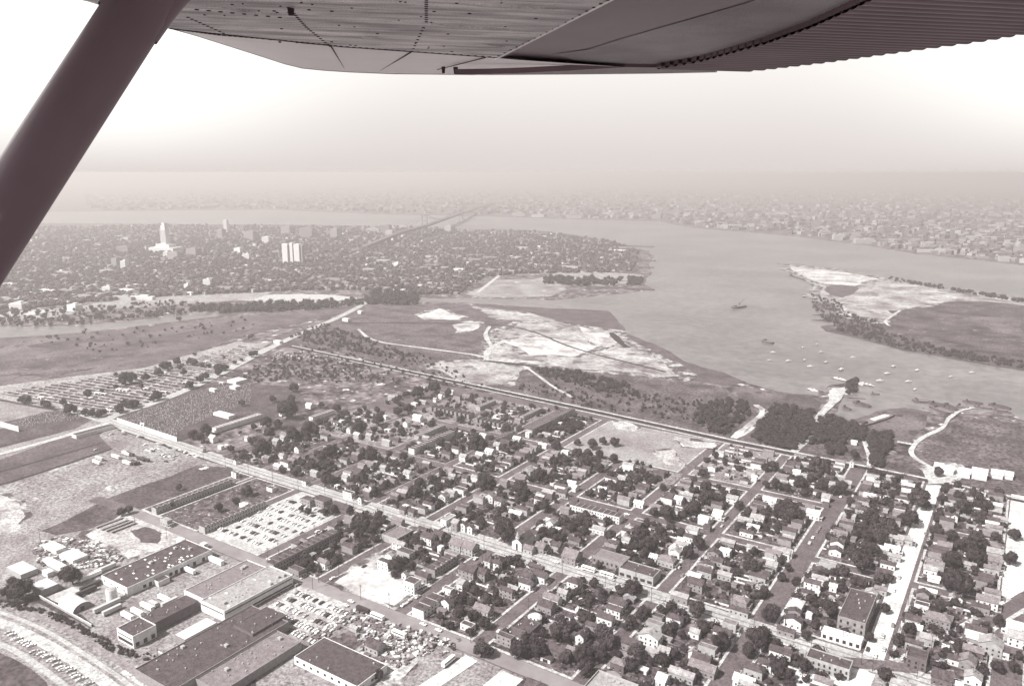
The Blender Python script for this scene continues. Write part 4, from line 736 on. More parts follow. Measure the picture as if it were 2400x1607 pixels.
# a few below the front street on the right, hidden among trees
for k in range(26): CAND.append((rf_.uniform(-215, -120), rf_.uniform(300, 346), 11, 7, 6, rf_.choice('wlm'), rf_.choice('ldm'), 'g'))
CAND.sort(key=lambda c: math.hypot(c[0], c[1]))
REST = []
for c in CAND:
    if not seen(c[0], c[1]) or not free(c[0], c[1], c[2], c[3]): continue
    if HOUSES[0] < 298: house(*c)
    else: REST.append(c); OCC.append((c[0], c[1], c[2], c[3]))
# garages and small sheds in the back yards
SHED = {}
for wt, rm in (('w', 'w'), ('l', 'l'), ('w', 'd'), ('m', 'm')):
    for w, d in ((5, 4), (7, 4), (4, 4)):
        m_ = MB(); m_.box((0, 0, 1.3), (w, d, 2.6)); m_.box((0, 0, 2.7), (w + .4, d + .4, .2), 1); m_.box((0, -d / 2 - .03, 1.1), (w * .5, .08, 2.0), 2); SHED[wt + rm, w] = m_.mesh('garage', [WALL[wt], ROOF[rm], M['glass']])
ng = 0
for k in range(2600):
    i = rf_.randrange(4); j = rf_.randrange(len(BL) - 1); b0, b1 = BL[j], BL[j + 1]
    if (i, b0) in ((0, -556), (3, -334), (3, -411), (0, -700), (0, -628), (0, -616), (3, -628), (3, -700)): continue
    x = (b0 + b1) / 2 + rf_.uniform(-17, 17); y = rf_.uniform(AL[i] + 14, AL[i + 1] - 14)
    if i == 0 and b0 == -411 and y < 430: continue
    if ng >= 230 or not seen(x, y, -10) or not free(x, y, 6, 5, .4): continue
    key = rf_.choices([k_ for k_ in SHED], [1 if k_[0] == 'ww' else 3 for k_ in SHED])[0]; o = link('garage', SHED[key], None, (x, y, .66), rf_.choice([0, 0, math.pi / 2])); OCC.append((x, y, 5, 5)); ng += 1
    tag(o, None, 'garage', 'back yard garages and sheds'); later(o, f'{TONEW[key[0][0]]}-walled {TONER[key[0][1]]}-roofed small garage', x, y)
# ------------------------------------------------------------------ trees
def crown_mesh(seed, tall=1.0, leaf='leaf'):
    rnd = random.Random(seed); mb = MB(); clumps = []
    for i in range(16):
        t = rnd.uniform(0, 2 * math.pi); u = rnd.uniform(-.55, 1); r_ = math.sqrt(max(0, 1 - u * u)) * rnd.uniform(.45, .72)
        clumps.append((Vector((math.cos(t) * r_, math.sin(t) * r_, u * .55 * tall)), rnd.uniform(.3, .46)))
    clumps.append((Vector((0, 0, 0)), .6))
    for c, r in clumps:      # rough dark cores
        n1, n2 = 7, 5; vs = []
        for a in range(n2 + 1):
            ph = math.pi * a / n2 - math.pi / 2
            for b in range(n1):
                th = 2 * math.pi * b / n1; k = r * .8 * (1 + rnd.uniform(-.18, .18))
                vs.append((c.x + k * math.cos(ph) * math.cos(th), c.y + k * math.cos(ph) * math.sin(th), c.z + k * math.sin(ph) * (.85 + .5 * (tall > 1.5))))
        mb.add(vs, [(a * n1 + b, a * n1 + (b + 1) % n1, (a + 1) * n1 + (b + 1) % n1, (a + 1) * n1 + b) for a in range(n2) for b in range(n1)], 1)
    for c, r in clumps:
        for _ in range(70):
            d = Vector((rnd.gauss(0, 1), rnd.gauss(0, 1), rnd.gauss(.25, 1))).normalized(); p = c + d * r * rnd.uniform(.82, 1.12)
            s = rnd.uniform(.04, .09); a = d.orthogonal().normalized(); a.rotate(Matrix.Rotation(rnd.uniform(0, 6), 3, d)); nrm_ = (d + Vector((rnd.uniform(-.5, .5), rnd.uniform(-.5, .5), rnd.uniform(-.5, .5)))).normalized(); a = (a - nrm_ * a.dot(nrm_)).normalized(); b = nrm_.cross(a)
            mb.add([p - a * s, p - b * s, p + a * s, p + b * s], [(0, 1, 2, 3)], 0)
    return mb.mesh('crown', [M[leaf], M['core']])
def trunk_mesh(seed):
    rnd = random.Random(seed); mb = MB(); mb.tube((0, 0, 0), (0, 0, .75), .075, .05, 7)
    for i in range(5):
        t = i * 1.26 + rnd.uniform(-.3, .3); mb.tube((0, 0, rnd.uniform(.5, .74)), (math.cos(t) * .5, math.sin(t) * .5, rnd.uniform(1.0, 1.25)), .035, .012, 5)
    return mb.mesh('trunk', [M['bark']])
CR = [crown_mesh(20 + i) for i in range(5)] + [crown_mesh(40 + i, 1, 'leaf2') for i in range(2)]
POP = [crown_mesh(60, 3.2)]; TRK = [trunk_mesh(i) for i in range(3)]
TREES = []
def tree(x, y, r, pop=False, z=.6, where=None):
    if not seen(x, y, 60): return
    TREES.append((x, y, r, pop, z, where))
EXT = '''1 225 155 30 430 190 30 640 240 50 800 105 30 780 265 35 840 275 38 900 280 35 950 265 32 1095 240 38 1150 190 32 1215 195 42 1440 120 42 930 65 22 1060 25 22 1290 20 22 1730 20 38 1890 430 55 1760 470 45 1840 500 50 2110 600 35 2320 540 50 2260 990 52 1640 950 32 2000 1140 45 1570 1110 32 2160 1080 36 1110 1180 38 1180 1160 36 2210 180 32 2320 400 32
2 345 40 45 150 145 35 320 145 40 100 370 58 205 375 45 130 460 55 50 600 85 290 250 90 330 470 70 495 430 85 740 230 40 600 200 32 940 420 80 1120 340 58 1330 430 38 1030 660 85 1390 240 55 1300 260 48 1480 90 65 1640 40 55 1760 90 38 1540 240 28 1870 330 42 1690 540 50 2030 550 85 2140 520 48 1350 670 42 1425 690 28 650 880 60 690 890 55 510 760 55 970 880 65 1090 990 52 1190 920 42 1460 1000 75 1600 1090 62 1500 920 55 2100 920 95 2040 790 45 1990 440 30 2100 400 45 2290 430 55 1680 290 45 700 1160 50 630 1180 40 980 1290 85 940 1380 55 1060 1330 55 2270 1370 110 760 1390 45 1830 600 22 670 630 60 600 690 50 720 610 50 860 530 40 420 1150 30 480 1170 34
3 405 570 52 410 215 28 485 700 42 385 715 48 150 680 42 215 700 40 600 540 36 740 560 55 830 530 40 940 540 48 600 640 52 700 650 52 800 650 45 660 730 68 800 770 50 930 690 46 1070 740 38 1140 715 28 1200 725 28 1260 755 25 1860 660 38 1860 620 30 250 850 75 340 880 50 80 960 75 90 1030 58 305 1130 60 400 1075 26 1380 950 34 1230 850 45 980 960 55 1050 1000 45 1740 830 45 1770 950 50 1770 1060 70 1830 1040 52 1930 990 36 1660 1160 80 1420 1200 78 1300 1180 50 2080 1120 48 2150 1170 45 2320 770 42 2320 930 38 900 1400 55 1180 1400 80 1100 1370 45 1370 1370 55 1700 1460 65 1310 1450 50 1400 1440 45 600 1420 45 460 1420 50 290 1370 55 750 1230 32 595 1180 18 560 1290 32
4 50 760 48 440 720 55 520 790 55 200 720 32 300 920 65 80 930 55 170 960 45 480 950 52 670 960 65 600 980 45 745 1080 42 990 1070 32 1150 1020 42 1160 940 36 1370 1060 92 1450 1120 42 1620 980 42 1590 1070 48 1750 1040 52 1780 1130 65 1550 810 45 790 650 42 1990 1130 55 1950 1250 45 1300 1250 78 1230 1250 50 940 1250 82 740 1210 55 220 1220 90 120 1180 80 1080 1330 95 1030 1420 80 1540 1360 62 1680 1400 52 1910 1470 90 1790 1490 68 2260 1390 48 2080 1420 50 920 1400 60 1190 870 32
8 830 430 108 920 420 40 125 575 42 185 490 36 600 540 45 540 650 38 680 680 46 550 865 82 430 900 45 260 620 45 30 920 85 1060 860 48 930 1130 42 350 1110 46 320 1400 75 80 1430 75 200 1480 55 1670 430 80 1900 400 75 1850 310 60 1760 660 110 1650 640 65 2210 410 60 2250 190 46 2120 990 55 1990 1040 50 1290 1040 52 960 330 60 1440 300 22 2290 1290 36 1680 1090 32 2100 1400 50 2250 1400 50 1020 580 50 1100 590 42
7 1160 200 85 1060 190 40 900 210 55 1240 290 80 1610 350 60 2210 350 46 2160 450 75 2230 500 62 1100 690 85 1150 680 50 830 720 45 1200 920 75 1080 1000 75 1700 880 80 2230 1150 100 2300 1100 70 2170 1250 70 450 1090 105 380 1060 50 820 1110 100 890 1180 80 150 1210 115 60 1250 85 240 1250 80 650 1290 95 500 1310 70 800 1290 80 950 1300 60 1150 1290 90 1370 1340 70 1090 1380 70 1420 1060 55 1550 1110 45 1480 1270 60 1900 1180 90 1760 1080 42 680 1410 80 1960 670 52 1870 450 25 1130 300 42
6 470 460 68 390 460 42 690 360 46 650 370 42 1280 480 75 1360 440 52 1420 480 52 1270 550 42 1980 930 58 1780 1020 42 1880 980 32 2080 1000 65 1950 1080 40 1870 870 22 2060 1240 85 2120 1260 60 1120 1470 50
5 660 570 80 590 560 50 200 700 90 110 650 60 60 720 50'''
for line in EXT.split('\n'):
    t = [float(v) for v in line.split()]; k = int(t[0])
    for i in range(1, len(t) - 2, 3):
        x, y, rp = t[i:i + 3]
        p0 = TP(k, x, y); d = math.hypot(p0.x, p0.y, H); r = rp / 3.903 / (F / d)
        p = TP(k, x, y, r * .75); tree(p.x, p.y, r)
for k, x, y, rp in ((1, 2195, 400, 25), (2, 630, 850, 35), (7, 1270, 1320, 30), (6, 1700, 960, 25)):
    p0 = TP(k, x, y); d = math.hypot(p0.x, p0.y, H); r = rp / 3.903 / (F / d); p = TP(k, x, y, r * 2.4); tree(p.x, p.y, r, True)
# hedgerow trees among the plots, read off the close-up (0,700)-(600,1000)
for x, y, rp in [(1150, 750, 60), (1200, 745, 50), (1335, 735, 38), (1450, 685, 40), (1500, 640, 45), (1540, 620, 34), (1620, 590, 38), (1650, 630, 30), (1740, 590, 36), (1780, 595, 34), (1850, 605, 30), (1900, 615, 28), (1960, 625, 30), (2010, 640, 40), (2060, 640, 34), (1990, 685, 38), (1680, 690, 32), (1830, 750, 38), (1880, 720, 36), (1740, 795, 34), (1440, 900, 46), (1400, 925, 32), (800, 885, 36), (940, 845, 26), (1060, 805, 22), (1140, 970, 34), (1190, 975, 36), (1240, 970, 34), (1095, 1015, 40),
              (200, 935, 32), (250, 940, 34), (400, 970, 30), (445, 980, 28), (580, 960, 30), (620, 1000, 32), (670, 1015, 32), (2150, 590, 24), (2220, 560, 26), (2300, 520, 32), (2340, 500, 30), (2050, 540, 18), (1780, 510, 18), (1290, 795, 24), (1330, 875, 20), (985, 815, 14), (100, 200, 26), (1060, 695, 26), (1110, 710, 24), (2290, 350, 30), (1630, 185, 30), (1500, 90, 30)]:
    sx, sy = x / 3.903, 700 + y / 3.903; p0 = G(sx, sy); d = math.hypot(p0.x, p0.y, H); r = rp / 3.903 / (F / d); p = G(sx, sy, r * .6); tree(p.x, p.y, r, where='plots')
rt_ = random.Random(5)
NE = len(TREES)
# the 300 largest in the picture are things of their own; the rest of the yard trees go into one thicket object
EXTRA = []
for k in range(12000):
    i = rt_.randrange(4); j = rt_.randrange(len(BL) - 1); b0, b1 = BL[j], BL[j + 1]
    if (i, b0) in ((0, -556), (3, -334), (3, -411), (0, -700), (0, -616), (0, -628)): continue
    if (i, b0) in ((3, -628), (3, -700), (2, -628), (3, -268)) and rt_.random() < .7: continue
    x = rt_.uniform(b0 + 10, b1 - 10); y = rt_.uniform(AL[i] + 12, AL[i + 1] - 12)
    if i == 0 and b0 == -411 and y < 430: continue
    r = rt_.choice([1.5, 2, 2.4, 2.8, 3.4, 4, 4.6, 5.4]) * (1 if b0 > -500 or i > 0 else .7)
    if not seen(x, y) or not free(x, y, r * 1.1, r * 1.1, .1): continue
    if any((t[0] - x) ** 2 + (t[1] - y) ** 2 < (t[2] * .7 + r * .5) ** 2 for t in TREES + EXTRA[-400:]): continue
    EXTRA.append((x, y, r))
    if len(EXTRA) > 1900: break
TREES.sort(key=lambda t: -t[2] / math.hypot(t[0], t[1]))
keep = TREES[:298]; EXTRA += [t[:3] for t in TREES[298:]]
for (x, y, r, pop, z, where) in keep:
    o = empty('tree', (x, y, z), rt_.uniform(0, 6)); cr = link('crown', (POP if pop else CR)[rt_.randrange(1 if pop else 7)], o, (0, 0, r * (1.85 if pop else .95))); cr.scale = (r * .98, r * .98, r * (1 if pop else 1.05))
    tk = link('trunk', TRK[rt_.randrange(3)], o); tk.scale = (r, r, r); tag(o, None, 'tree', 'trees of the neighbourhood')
    sz = 'very large' if r > 9 else 'large' if r > 6.5 else 'medium' if r > 4 else 'small'
    later(o, f'{sz} {"columnar " if pop else ""}tree', x, y)
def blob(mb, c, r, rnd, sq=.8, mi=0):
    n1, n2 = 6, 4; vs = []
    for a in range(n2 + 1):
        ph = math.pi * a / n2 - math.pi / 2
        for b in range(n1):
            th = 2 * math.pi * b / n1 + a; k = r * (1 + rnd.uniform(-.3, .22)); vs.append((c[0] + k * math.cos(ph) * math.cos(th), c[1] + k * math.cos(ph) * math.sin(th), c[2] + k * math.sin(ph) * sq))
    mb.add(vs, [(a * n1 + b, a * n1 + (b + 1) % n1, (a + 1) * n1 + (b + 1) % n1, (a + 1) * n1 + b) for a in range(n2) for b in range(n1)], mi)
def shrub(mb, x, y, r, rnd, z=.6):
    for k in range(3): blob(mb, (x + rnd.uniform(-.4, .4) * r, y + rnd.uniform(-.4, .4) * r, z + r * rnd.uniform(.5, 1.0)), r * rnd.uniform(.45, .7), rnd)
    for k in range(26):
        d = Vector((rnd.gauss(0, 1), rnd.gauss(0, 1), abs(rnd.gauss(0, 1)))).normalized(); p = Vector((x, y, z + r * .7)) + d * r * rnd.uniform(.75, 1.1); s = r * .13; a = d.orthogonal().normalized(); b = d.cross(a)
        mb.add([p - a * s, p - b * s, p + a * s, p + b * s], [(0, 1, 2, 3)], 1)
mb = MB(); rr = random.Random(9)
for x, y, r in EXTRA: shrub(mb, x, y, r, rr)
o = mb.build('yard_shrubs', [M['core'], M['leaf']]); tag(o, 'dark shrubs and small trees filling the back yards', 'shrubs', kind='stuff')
def inside(p, poly):
    c = False; n = len(poly)
    for i in range(n):
        x1, y1 = poly[i]; x2, y2 = poly[(i + 1) % n]
        if (y1 > p[1]) != (y2 > p[1]) and p[0] < (x2 - x1) * (p[1] - y1) / (y2 - y1) + x1: c = not c
    return c
def scatter(poly, n, rnd):
    xs = [p[0] for p in poly]; ys = [p[1] for p in poly]; out_ = []
    while len(out_) < n:
        q = (rnd.uniform(min(xs), max(xs)), rnd.uniform(min(ys), max(ys)))
        if inside(q, poly): out_.append(q)
    return out_
def wood(name, lab, poly, n, r0, r1, seed, detailed=True, mats=None):
    mb = MB(); rnd = random.Random(seed)
    for q in scatter(poly, n, rnd):
        p = G(*q); r = rnd.uniform(r0, r1)
        if detailed: shrub(mb, p.x, p.y, r, rnd, .3)
        else: blob(mb, (p.x, p.y, r * .8), r, rnd)
    o = mb.build(name, mats or [M['core'], M['leaf']]); tag(o, lab, 'woodland', kind='stuff')
wood('riverside_wood', 'dense dark wood right of the Y-shaped sandy track', px and [T(4, -30, 300), T(4, 60, 200), T(4, 400, 260), T(4, 430, 420), T(4, 330, 540), T(4, 240, 610), T(4, 0, 560), T(4, -160, 500)], 420, 2.5, 5.5, 1)
wood('riverside_wood', 'dark wood right of the sandy boatyard track', [T(4, 470, 310), T(4, 560, 290), T(4, 700, 350), T(4, 900, 400), T(4, 880, 540), T(4, 700, 520), T(4, 690, 650), T(4, 560, 650), T(4, 500, 560), T(4, 380, 560), T(4, 440, 430)], 330, 2.3, 5, 2)
wood('riverside_wood', 'dark grove in front of the short shore path', [T(4, 900, 500), T(4, 1000, 440), T(4, 1120, 470), T(4, 1140, 560), T(4, 1060, 660), T(4, 1040, 770), T(4, 940, 770), T(4, 940, 660)], 200, 2.3, 5, 3)
wood('riverside_wood', 'loose wood above the railway left of the Y-shaped track', [T(3, 1700, 230), T(3, 1850, 150), T(3, 2150, 170), T(3, 2170, 300), T(3, 2080, 360), T(3, 1960, 480), T(3, 1750, 420), T(3, 1650, 300)], 200, 2, 5, 4)
wood('riverside_wood', 'dark thicket line at the foot of the sand', [S(15, 1340, 600), S(15, 1620, 620), S(15, 1950, 700), S(15, 2050, 790), S(15, 1800, 760), S(15, 1560, 700), S(15, 1380, 650)], 220, 2, 4.5, 5)
wood('scrub_bushes', 'scattered bushes over the scrub before the sand', [(600, 870), (720, 800), (1000, 830), (1100, 890), (1400, 960), (1700, 1000), (1650, 940), (1300, 900), (1100, 910), (900, 900), (740, 900)], 420, 1.2, 3.4, 6)
wood('scrub_bushes', 'dark brush between railway and diagonal highway', [(680, 790), (760, 760), (850, 790), (960, 830), (1000, 855), (850, 830), (740, 810)], 260, 1.6, 4.5, 7)
wood('scrub_bushes', 'scrub on the ground right of the highway', [(560, 900), (600, 850), (700, 830), (900, 870), (900, 900), (700, 890)], 240, 1.4, 3.6, 16)
wood('bank_bushes', 'weeds and bushes along the works yard bank', [T(5, 0, 780), T(5, 200, 800), T(5, 600, 940), T(5, 850, 1080), T(5, 1060, 1180), T(5, 1240, 1260), T(5, 1250, 1320), T(5, 1000, 1250), T(5, 700, 1060), T(5, 350, 900), T(5, 0, 850)], 200, .6, 1.8, 8)
wood('bank_bushes', 'bushes along the works front at the bottom edge', [T(5, 1300, 1240), T(5, 1500, 1330), T(5, 2200, 1561), T(5, 1600, 1561), T(5, 1350, 1380)], 130, .5, 1.6, 18)
wood('creek_trees', 'dark tree belt along the far creek', [S(11, 1280, 1010), S(11, 1580, 985), S(11, 2342, 960), S(12, 150, 940), S(12, 520, 950), S(12, 520, 985), S(12, 180, 975), S(11, 2100, 1020), S(11, 1500, 1040), S(11, 1300, 1020)], 330, 4, 9, 9)
wood('creek_trees', 'tree belt along the near creek bank, left', [(0, 725), (200, 722), (400, 705), (480, 712), (560, 720), (400, 742), (200, 762), (0, 768)], 330, 2, 6.5, 10)
wood('creek_trees', 'dark trees by the river bridge end', [S(12, 190, 930), S(12, 300, 840), S(12, 520, 860), S(12, 520, 960), S(12, 200, 970)], 120, 5, 10, 11)
wood('island_trees', 'ragged trees on the island shore', [(1900, 690), (1960, 705), (1990, 735), (2060, 755), (2080, 780), (2200, 815), (2400, 850), (2500, 880), (2300, 850), (2112, 818), (1960, 775), (1910, 730)], 700, 1.2, 4, 12)
wood('island_trees', 'line of small trees on the far island shore', [(2080, 652), (2200, 672), (2400, 706), (2500, 720), (2500, 728), (2200, 678), (2080, 657)], 120, 3, 7, 13)
wood('point_trees', 'clumps of trees on the grassy point across the river', [S(12, 1380, 810), S(12, 1500, 800), S(12, 1730, 805), S(12, 1930, 810), S(12, 2060, 800), S(12, 2060, 850), S(12, 1700, 850), S(12, 1390, 840)], 90, 7, 11, 14)
wood('jetty_trees', 'dark trees on the end of the boatyard spit', [S(14, 1120, 590), S(14, 1190, 570), S(14, 1190, 640), S(14, 1120, 660)], 26, 3, 5.5, 15)
wood('marsh_bushes', 'dark bushes dotted over the left marsh', [(20, 800), (200, 775), (400, 770), (560, 745), (620, 760), (480, 800), (250, 830)], 70, 1.5, 4.5, 17)
hb = random.Random(31)
for i, (p_, q_) in enumerate(ROWS):
    mb = MB(); n = int((q_[0] - p_[0]) / 3.2)
    for k in range(n):
        t = (k + .5) / n
        if math.sin(k * .7 + i * 1.9) > .3 and hb.random() < .8: continue
        g1 = G(p_[0] + (q_[0] - p_[0]) * t + hb.uniform(-1, 1), p_[1] + (q_[1] - p_[1]) * t); blob(mb, (g1.x, g1.y, 1.0), hb.uniform(1.2, 2.6), hb, .6)
    if mb.v: o = mb.build('hedge', M['leaf2']); tag(o, f'broken dark hedge row, {ordn(i + 1)} from the left across the plots', 'hedge', 'hedge rows across the plots')
# ------------------------------------------------------------------ the far city
rc = random.Random(21)
cityW, cityD, cityM = MB(), MB(), MB()
CP = [(-50, 535), (400, 527), (960, 532), (1107, 540), (1258, 542), (1432, 566), (1500, 590), (1480, 640), (1240, 640), (1130, 650), (1080, 690), (950, 690), (850, 680), (700, 680), (500, 690), (300, 700), (100, 720), (-50, 730)]
far_t = MB()
for q in scatter(CP, 13000, rc):
    p = G(*q); r = rc.uniform(3.5, 8) * (1.1 if q[1] < 600 else 1); blob(far_t, (p.x, p.y, r * .7), r, rc, .7)
o = far_t.build('city_trees', [M['leaf2']]); tag(o, 'mass of street trees across the hazy far city', 'trees', kind='stuff')
far_h = MB()
def fbox(mb, p, w, d, h, rz, mi): mb.box((p.x, p.y, h / 2), (w, d, h), mi, rz)
for q in scatter(CP, 3600, rc):
    p = G(*q); mi = rc.choices([0, 1, 2, 3], [.5, 2, 5, 8])[0]
    if rc.random() < .025: fbox(far_h, p, rc.uniform(25, 60), rc.uniform(12, 24), rc.uniform(6, 11), rc.choice([0, .25]), rc.choice([0, 1, 2, 2]))
    else: fbox(far_h, p, rc.uniform(7, 15), rc.uniform(7, 11), rc.uniform(5, 9), rc.choice([0, .25]), mi)
FP = [(200, 494), (400, 491), (650, 489), (900, 499), (1100, 502), (1330, 510), (1545, 516), (1640, 532), (1880, 552), (2030, 571), (2150, 592), (2420, 618), (2420, 470), (2000, 440), (1200, 418), (700, 418), (200, 430)]
for q in scatter(FP, 4200, rc):
    p = G(*q); s = 1 + (620 - q[1]) / 160
    fbox(far_h, p, rc.uniform(12, 30) * s, rc.uniform(10, 20) * s, rc.uniform(7, 16) * s ** .5, rc.uniform(0, 1.5), rc.choices([0, 1, 2, 3], [0, 2, 4, 7])[0])
for x0, y0, x1, y1, n in ((1300, 545, 1530, 580, 30), (1300, 595, 1530, 640, 30)):
    pass
o = far_h.build('city_blocks', [WALL['w'], WALL['l'], WALL['m'], WALL['d']]); tag(o, 'countless small buildings of the far hazy city', 'buildings', kind='stuff')
if REST:
    mb = MB()
    for x, y, wb, wa, h, wt, rm, rt in REST:
        mb.box((x, y, .66 + h / 2), (wb, wa, h), 'wlmd'.index(wt)); Z = h + .66
        mb.add([(x - wb / 2 - .3, y - wa / 2 - .3, Z), (x + wb / 2 + .3, y - wa / 2 - .3, Z), (x + wb / 2 + .3, y + wa / 2 + .3, Z), (x - wb / 2 - .3, y + wa / 2 + .3, Z), (x - wb / 2 - .3, y, Z + wa * .35), (x + wb / 2 + .3, y, Z + wa * .35)], [(0, 1, 5, 4), (2, 3, 4, 5), (1, 2, 5), (3, 0, 4)], 4 + 'wlmd'.index(rm))
    o = mb.build('distant_houses', [WALL[k] for k in 'wlmd'] + [ROOF[k] for k in 'wlmd']); tag(o, 'remaining small houses in the far blocks of the grid', 'houses', kind='stuff')
# landmark buildings
def tower(name, lab, cat, parts, px_, py_, rz=.3, m='w', group=None):
    p = G(px_, py_); r = empty(name, (p.x, p.y, 0), rz); tag(r, lab, cat, group)
    for nm, c, d, mm in parts:
        mb = MB(); mb.box(c, d); mb.build(nm, mm if not isinstance(mm, str) else WALL[mm], r)
    return r
def fins(n, w, y, z0, z1, mm='d'):
    return [('window_strip', ((i + .5) / n * w - w / 2, y, (z0 + z1) / 2), (w / n * .3, .6, z1 - z0), mm) for i in range(n)]
tower('city_hall', 'slender white civic tower on a broad pale base', 'tower', [('base', (0, 0, 9), (110, 60, 18), 'w'), ('podium', (0, 0, 24), (60, 40, 12), 'w'), ('shaft', (0, 0, 58), (24, 24, 56), 'w'), ('upper_shaft', (0, 0, 93), (19, 19, 14), 'w'), ('lantern', (0, 0, 105), (12, 12, 10), 'w')] + fins(4, 24, -12.2, 34, 84, 'l'), 390, 590)
tower('apartment_tower', 'broad white slab tower with dark vertical recesses', 'tower', [('wing', (-22, 0, 33), (20, 18, 66), 'w'), ('core', (0, 2, 35), (10, 16, 70), 'w'), ('wing', (22, 0, 33), (20, 18, 66), 'w'), ('recess', (-8.5, 3, 32), (6.8, 12, 64), 'm'), ('recess', (8.5, 3, 32), (6.8, 12, 64), 'm'), ('core', (36, 3, 31), (7.6, 14, 62), 'l')], 686, 618)
for i, (x, y, w, d, h, m, lb) in enumerate([(531, 545, 24, 24, 100, 'w', 'thin white tower with a darker neighbour, far left-centre'), (520, 556, 40, 30, 60, 'l', 'grey block left of the thin white tower'), (292, 592, 60, 30, 38, 'l', 'pale block left of the civic tower'), (275, 625, 30, 24, 45, 'l', 'narrow pale block low left of the civic tower'), (293, 628, 22, 22, 38, 'w', 'twin pale block left of the civic tower'),
        (412, 606, 62, 30, 36, 'm', 'grey block in front of the civic tower'), (392, 604, 26, 20, 34, 'w', 'white block at the foot of civic tower'), (455, 600, 60, 30, 46, 'm', 'dark block right of the civic tower'), (475, 598, 30, 24, 40, 'l', 'pale block right of dark one by the civic tower'), (590, 562, 70, 40, 60, 'l', 'wide hazy block between the two towers'), (625, 568, 30, 30, 24, 'w', 'little pale block in the middle distance'),
        (675, 548, 70, 40, 60, 'm', 'hazy dark block above the slab tower'), (720, 556, 80, 40, 70, 'm', 'broad hazy block right of the dark one'), (560, 595, 30, 20, 22, 'w', 'white cube between the towers'), (578, 606, 26, 16, 16, 'w', 'low white box left of slab tower'), (788, 558, 50, 40, 70, 'm', 'hazy block far right of the slab tower'), (905, 548, 60, 60, 70, 'm', 'dark hazy riverside block left of the bridge'), (915, 552, 50, 30, 40, 'w', 'pale riverside box left of the bridge'), (875, 544, 90, 30, 30, 'w', 'long pale riverside shed left of the bridge'),
        (1054, 543, 50, 50, 50, 'w', 'pale gas holder right of the bridge'), (253, 686, 22, 14, 16, 'w', 'white hut at far left edge of city'), (176, 728, 26, 18, 14, 'w', 'white box by the left sandy field'), (45, 722, 30, 24, 12, 'w', 'white-roofed hall at the left edge'), (290, 702, 60, 12, 8, 'l', 'long pale shed left of centre creek'), (330, 702, 66, 14, 8, 'w', 'white strip shed left of centre creek'), (440, 678, 14, 12, 14, 'w', 'white block by the far field'), (487, 672, 20, 12, 20, 'w', 'white tower block by the far field'), (930, 625, 22, 22, 12, 'w', 'round white roof amid the far trees'),
        (1215, 506, 90, 30, 26, 'w', 'white pier shed far bank, left-most'), (1262, 509, 90, 30, 24, 'w', 'white pier shed far bank, second'), (1345, 512, 100, 30, 22, 'w', 'white pier shed far bank, third'), (1540, 512, 80, 60, 50, 'w', 'white block on far bank right of street'), (1710, 534, 130, 30, 20, 'w', 'long white shed on the far bank'), (1935, 552, 60, 40, 50, 'l', 'pale mill block on the far bank bend'), (1965, 562, 50, 30, 30, 'w', 'white mill on the far bank bend'), (2005, 562, 50, 40, 60, 'l', 'tall hazy mill on the far bank'), (2025, 571, 80, 30, 24, 'w', 'long white mill by far bank water'), (2190, 592, 120, 30, 14, 'w', 'white wharf shed at right of the far bank')]):
    if x > 1100 and y < 600: m = {'w': 'l', 'l': 'm', 'm': 'm'}[m]; h *= .8
    if 28 < h: h *= .62; w *= .75; m = {'w': 'l' if 'tower' not in lb.split(' with')[0] else 'w', 'l': 'm', 'm': 'm'}[m]
    if 'thin white tower with' in lb: h, m = 62, 'w'
    tower('distant_building', lb, 'building', [('wall', (0, 0, h / 2), (w, d, h), m), ('roof_house', (w * .15, 0, h + 2), (w * .3, d * .5, 4), m)], x, y, rz=.2 if i % 2 else .5)
p = G(1390, 540); ribbon('far_street', px([(1412, 468), (1425, 485), (1437, 510)]), 22, .6, M['white_rd'])
# suspension bridge: approach, deck, two towers, cables
p0 = G(850, 583); p1 = G(930, 553, 30); pa = G(995, 530, 46); pb = G(1080, 500, 46); p2 = G(1150, 476, 15)
for q_ in (p1, pa, pb, p2): q_.z = 0
br = empty('suspension_bridge', (p1.x, p1.y, 0)); tag(br, 'long grey suspension bridge fading into haze over the river', 'bridge')
def loc(v, z): return (v.x - p1.x, v.y - p1.y, z)
def beam(nm, a, za, b, zb, w, t):
    mb = MB(); A_ = Vector(loc(a, za)); B_ = Vector(loc(b, zb)); d = (B_ - A_).normalized(); n = Vector((-d.y, d.x, 0)).normalized() * w / 2; u = Vector((0, 0, t / 2)); vs = [A_ - n - u, A_ + n - u, A_ + n + u, A_ - n + u, B_ - n - u, B_ + n - u, B_ + n + u, B_ - n + u]
    mb.add(vs, [(0, 1, 2, 3), (7, 6, 5, 4), (0, 4, 5, 1), (1, 5, 6, 2), (2, 6, 7, 3), (3, 7, 4, 0)]); mb.build(nm, WALL['d'], br)
beam('approach', p0, 4, p1, 38, 24, 10); beam('deck', p1, 40, pa, 46, 26, 9); beam('deck', pa, 46, pb, 46, 26, 9); beam('deck', pb, 46, p2, 10, 26, 9)
for t in (.15, .35, .55, .75, .95):
    q = p0.lerp(p1, t); mb = MB(); mb.box((*loc(q, 18 * t)[:2], 17 * t), (6, 22, 34 * t)); mb.build('pier', WALL['m'], br)
for q in (pa, pb):
    mb = MB(); l_ = loc(q, 0); d = (pb - pa).normalized(); n = Vector((-d.y, d.x, 0))
    for s in (-12, 12): mb.box((l_[0] + n.x * s, l_[1] + n.y * s, 50), (4, 4, 100))
    for zz in (30, 70, 97): mb.box((l_[0], l_[1], zz), (26, 3, 3), 0, math.atan2(n.y, n.x))
    mb.build('tower', WALL['m'], br)
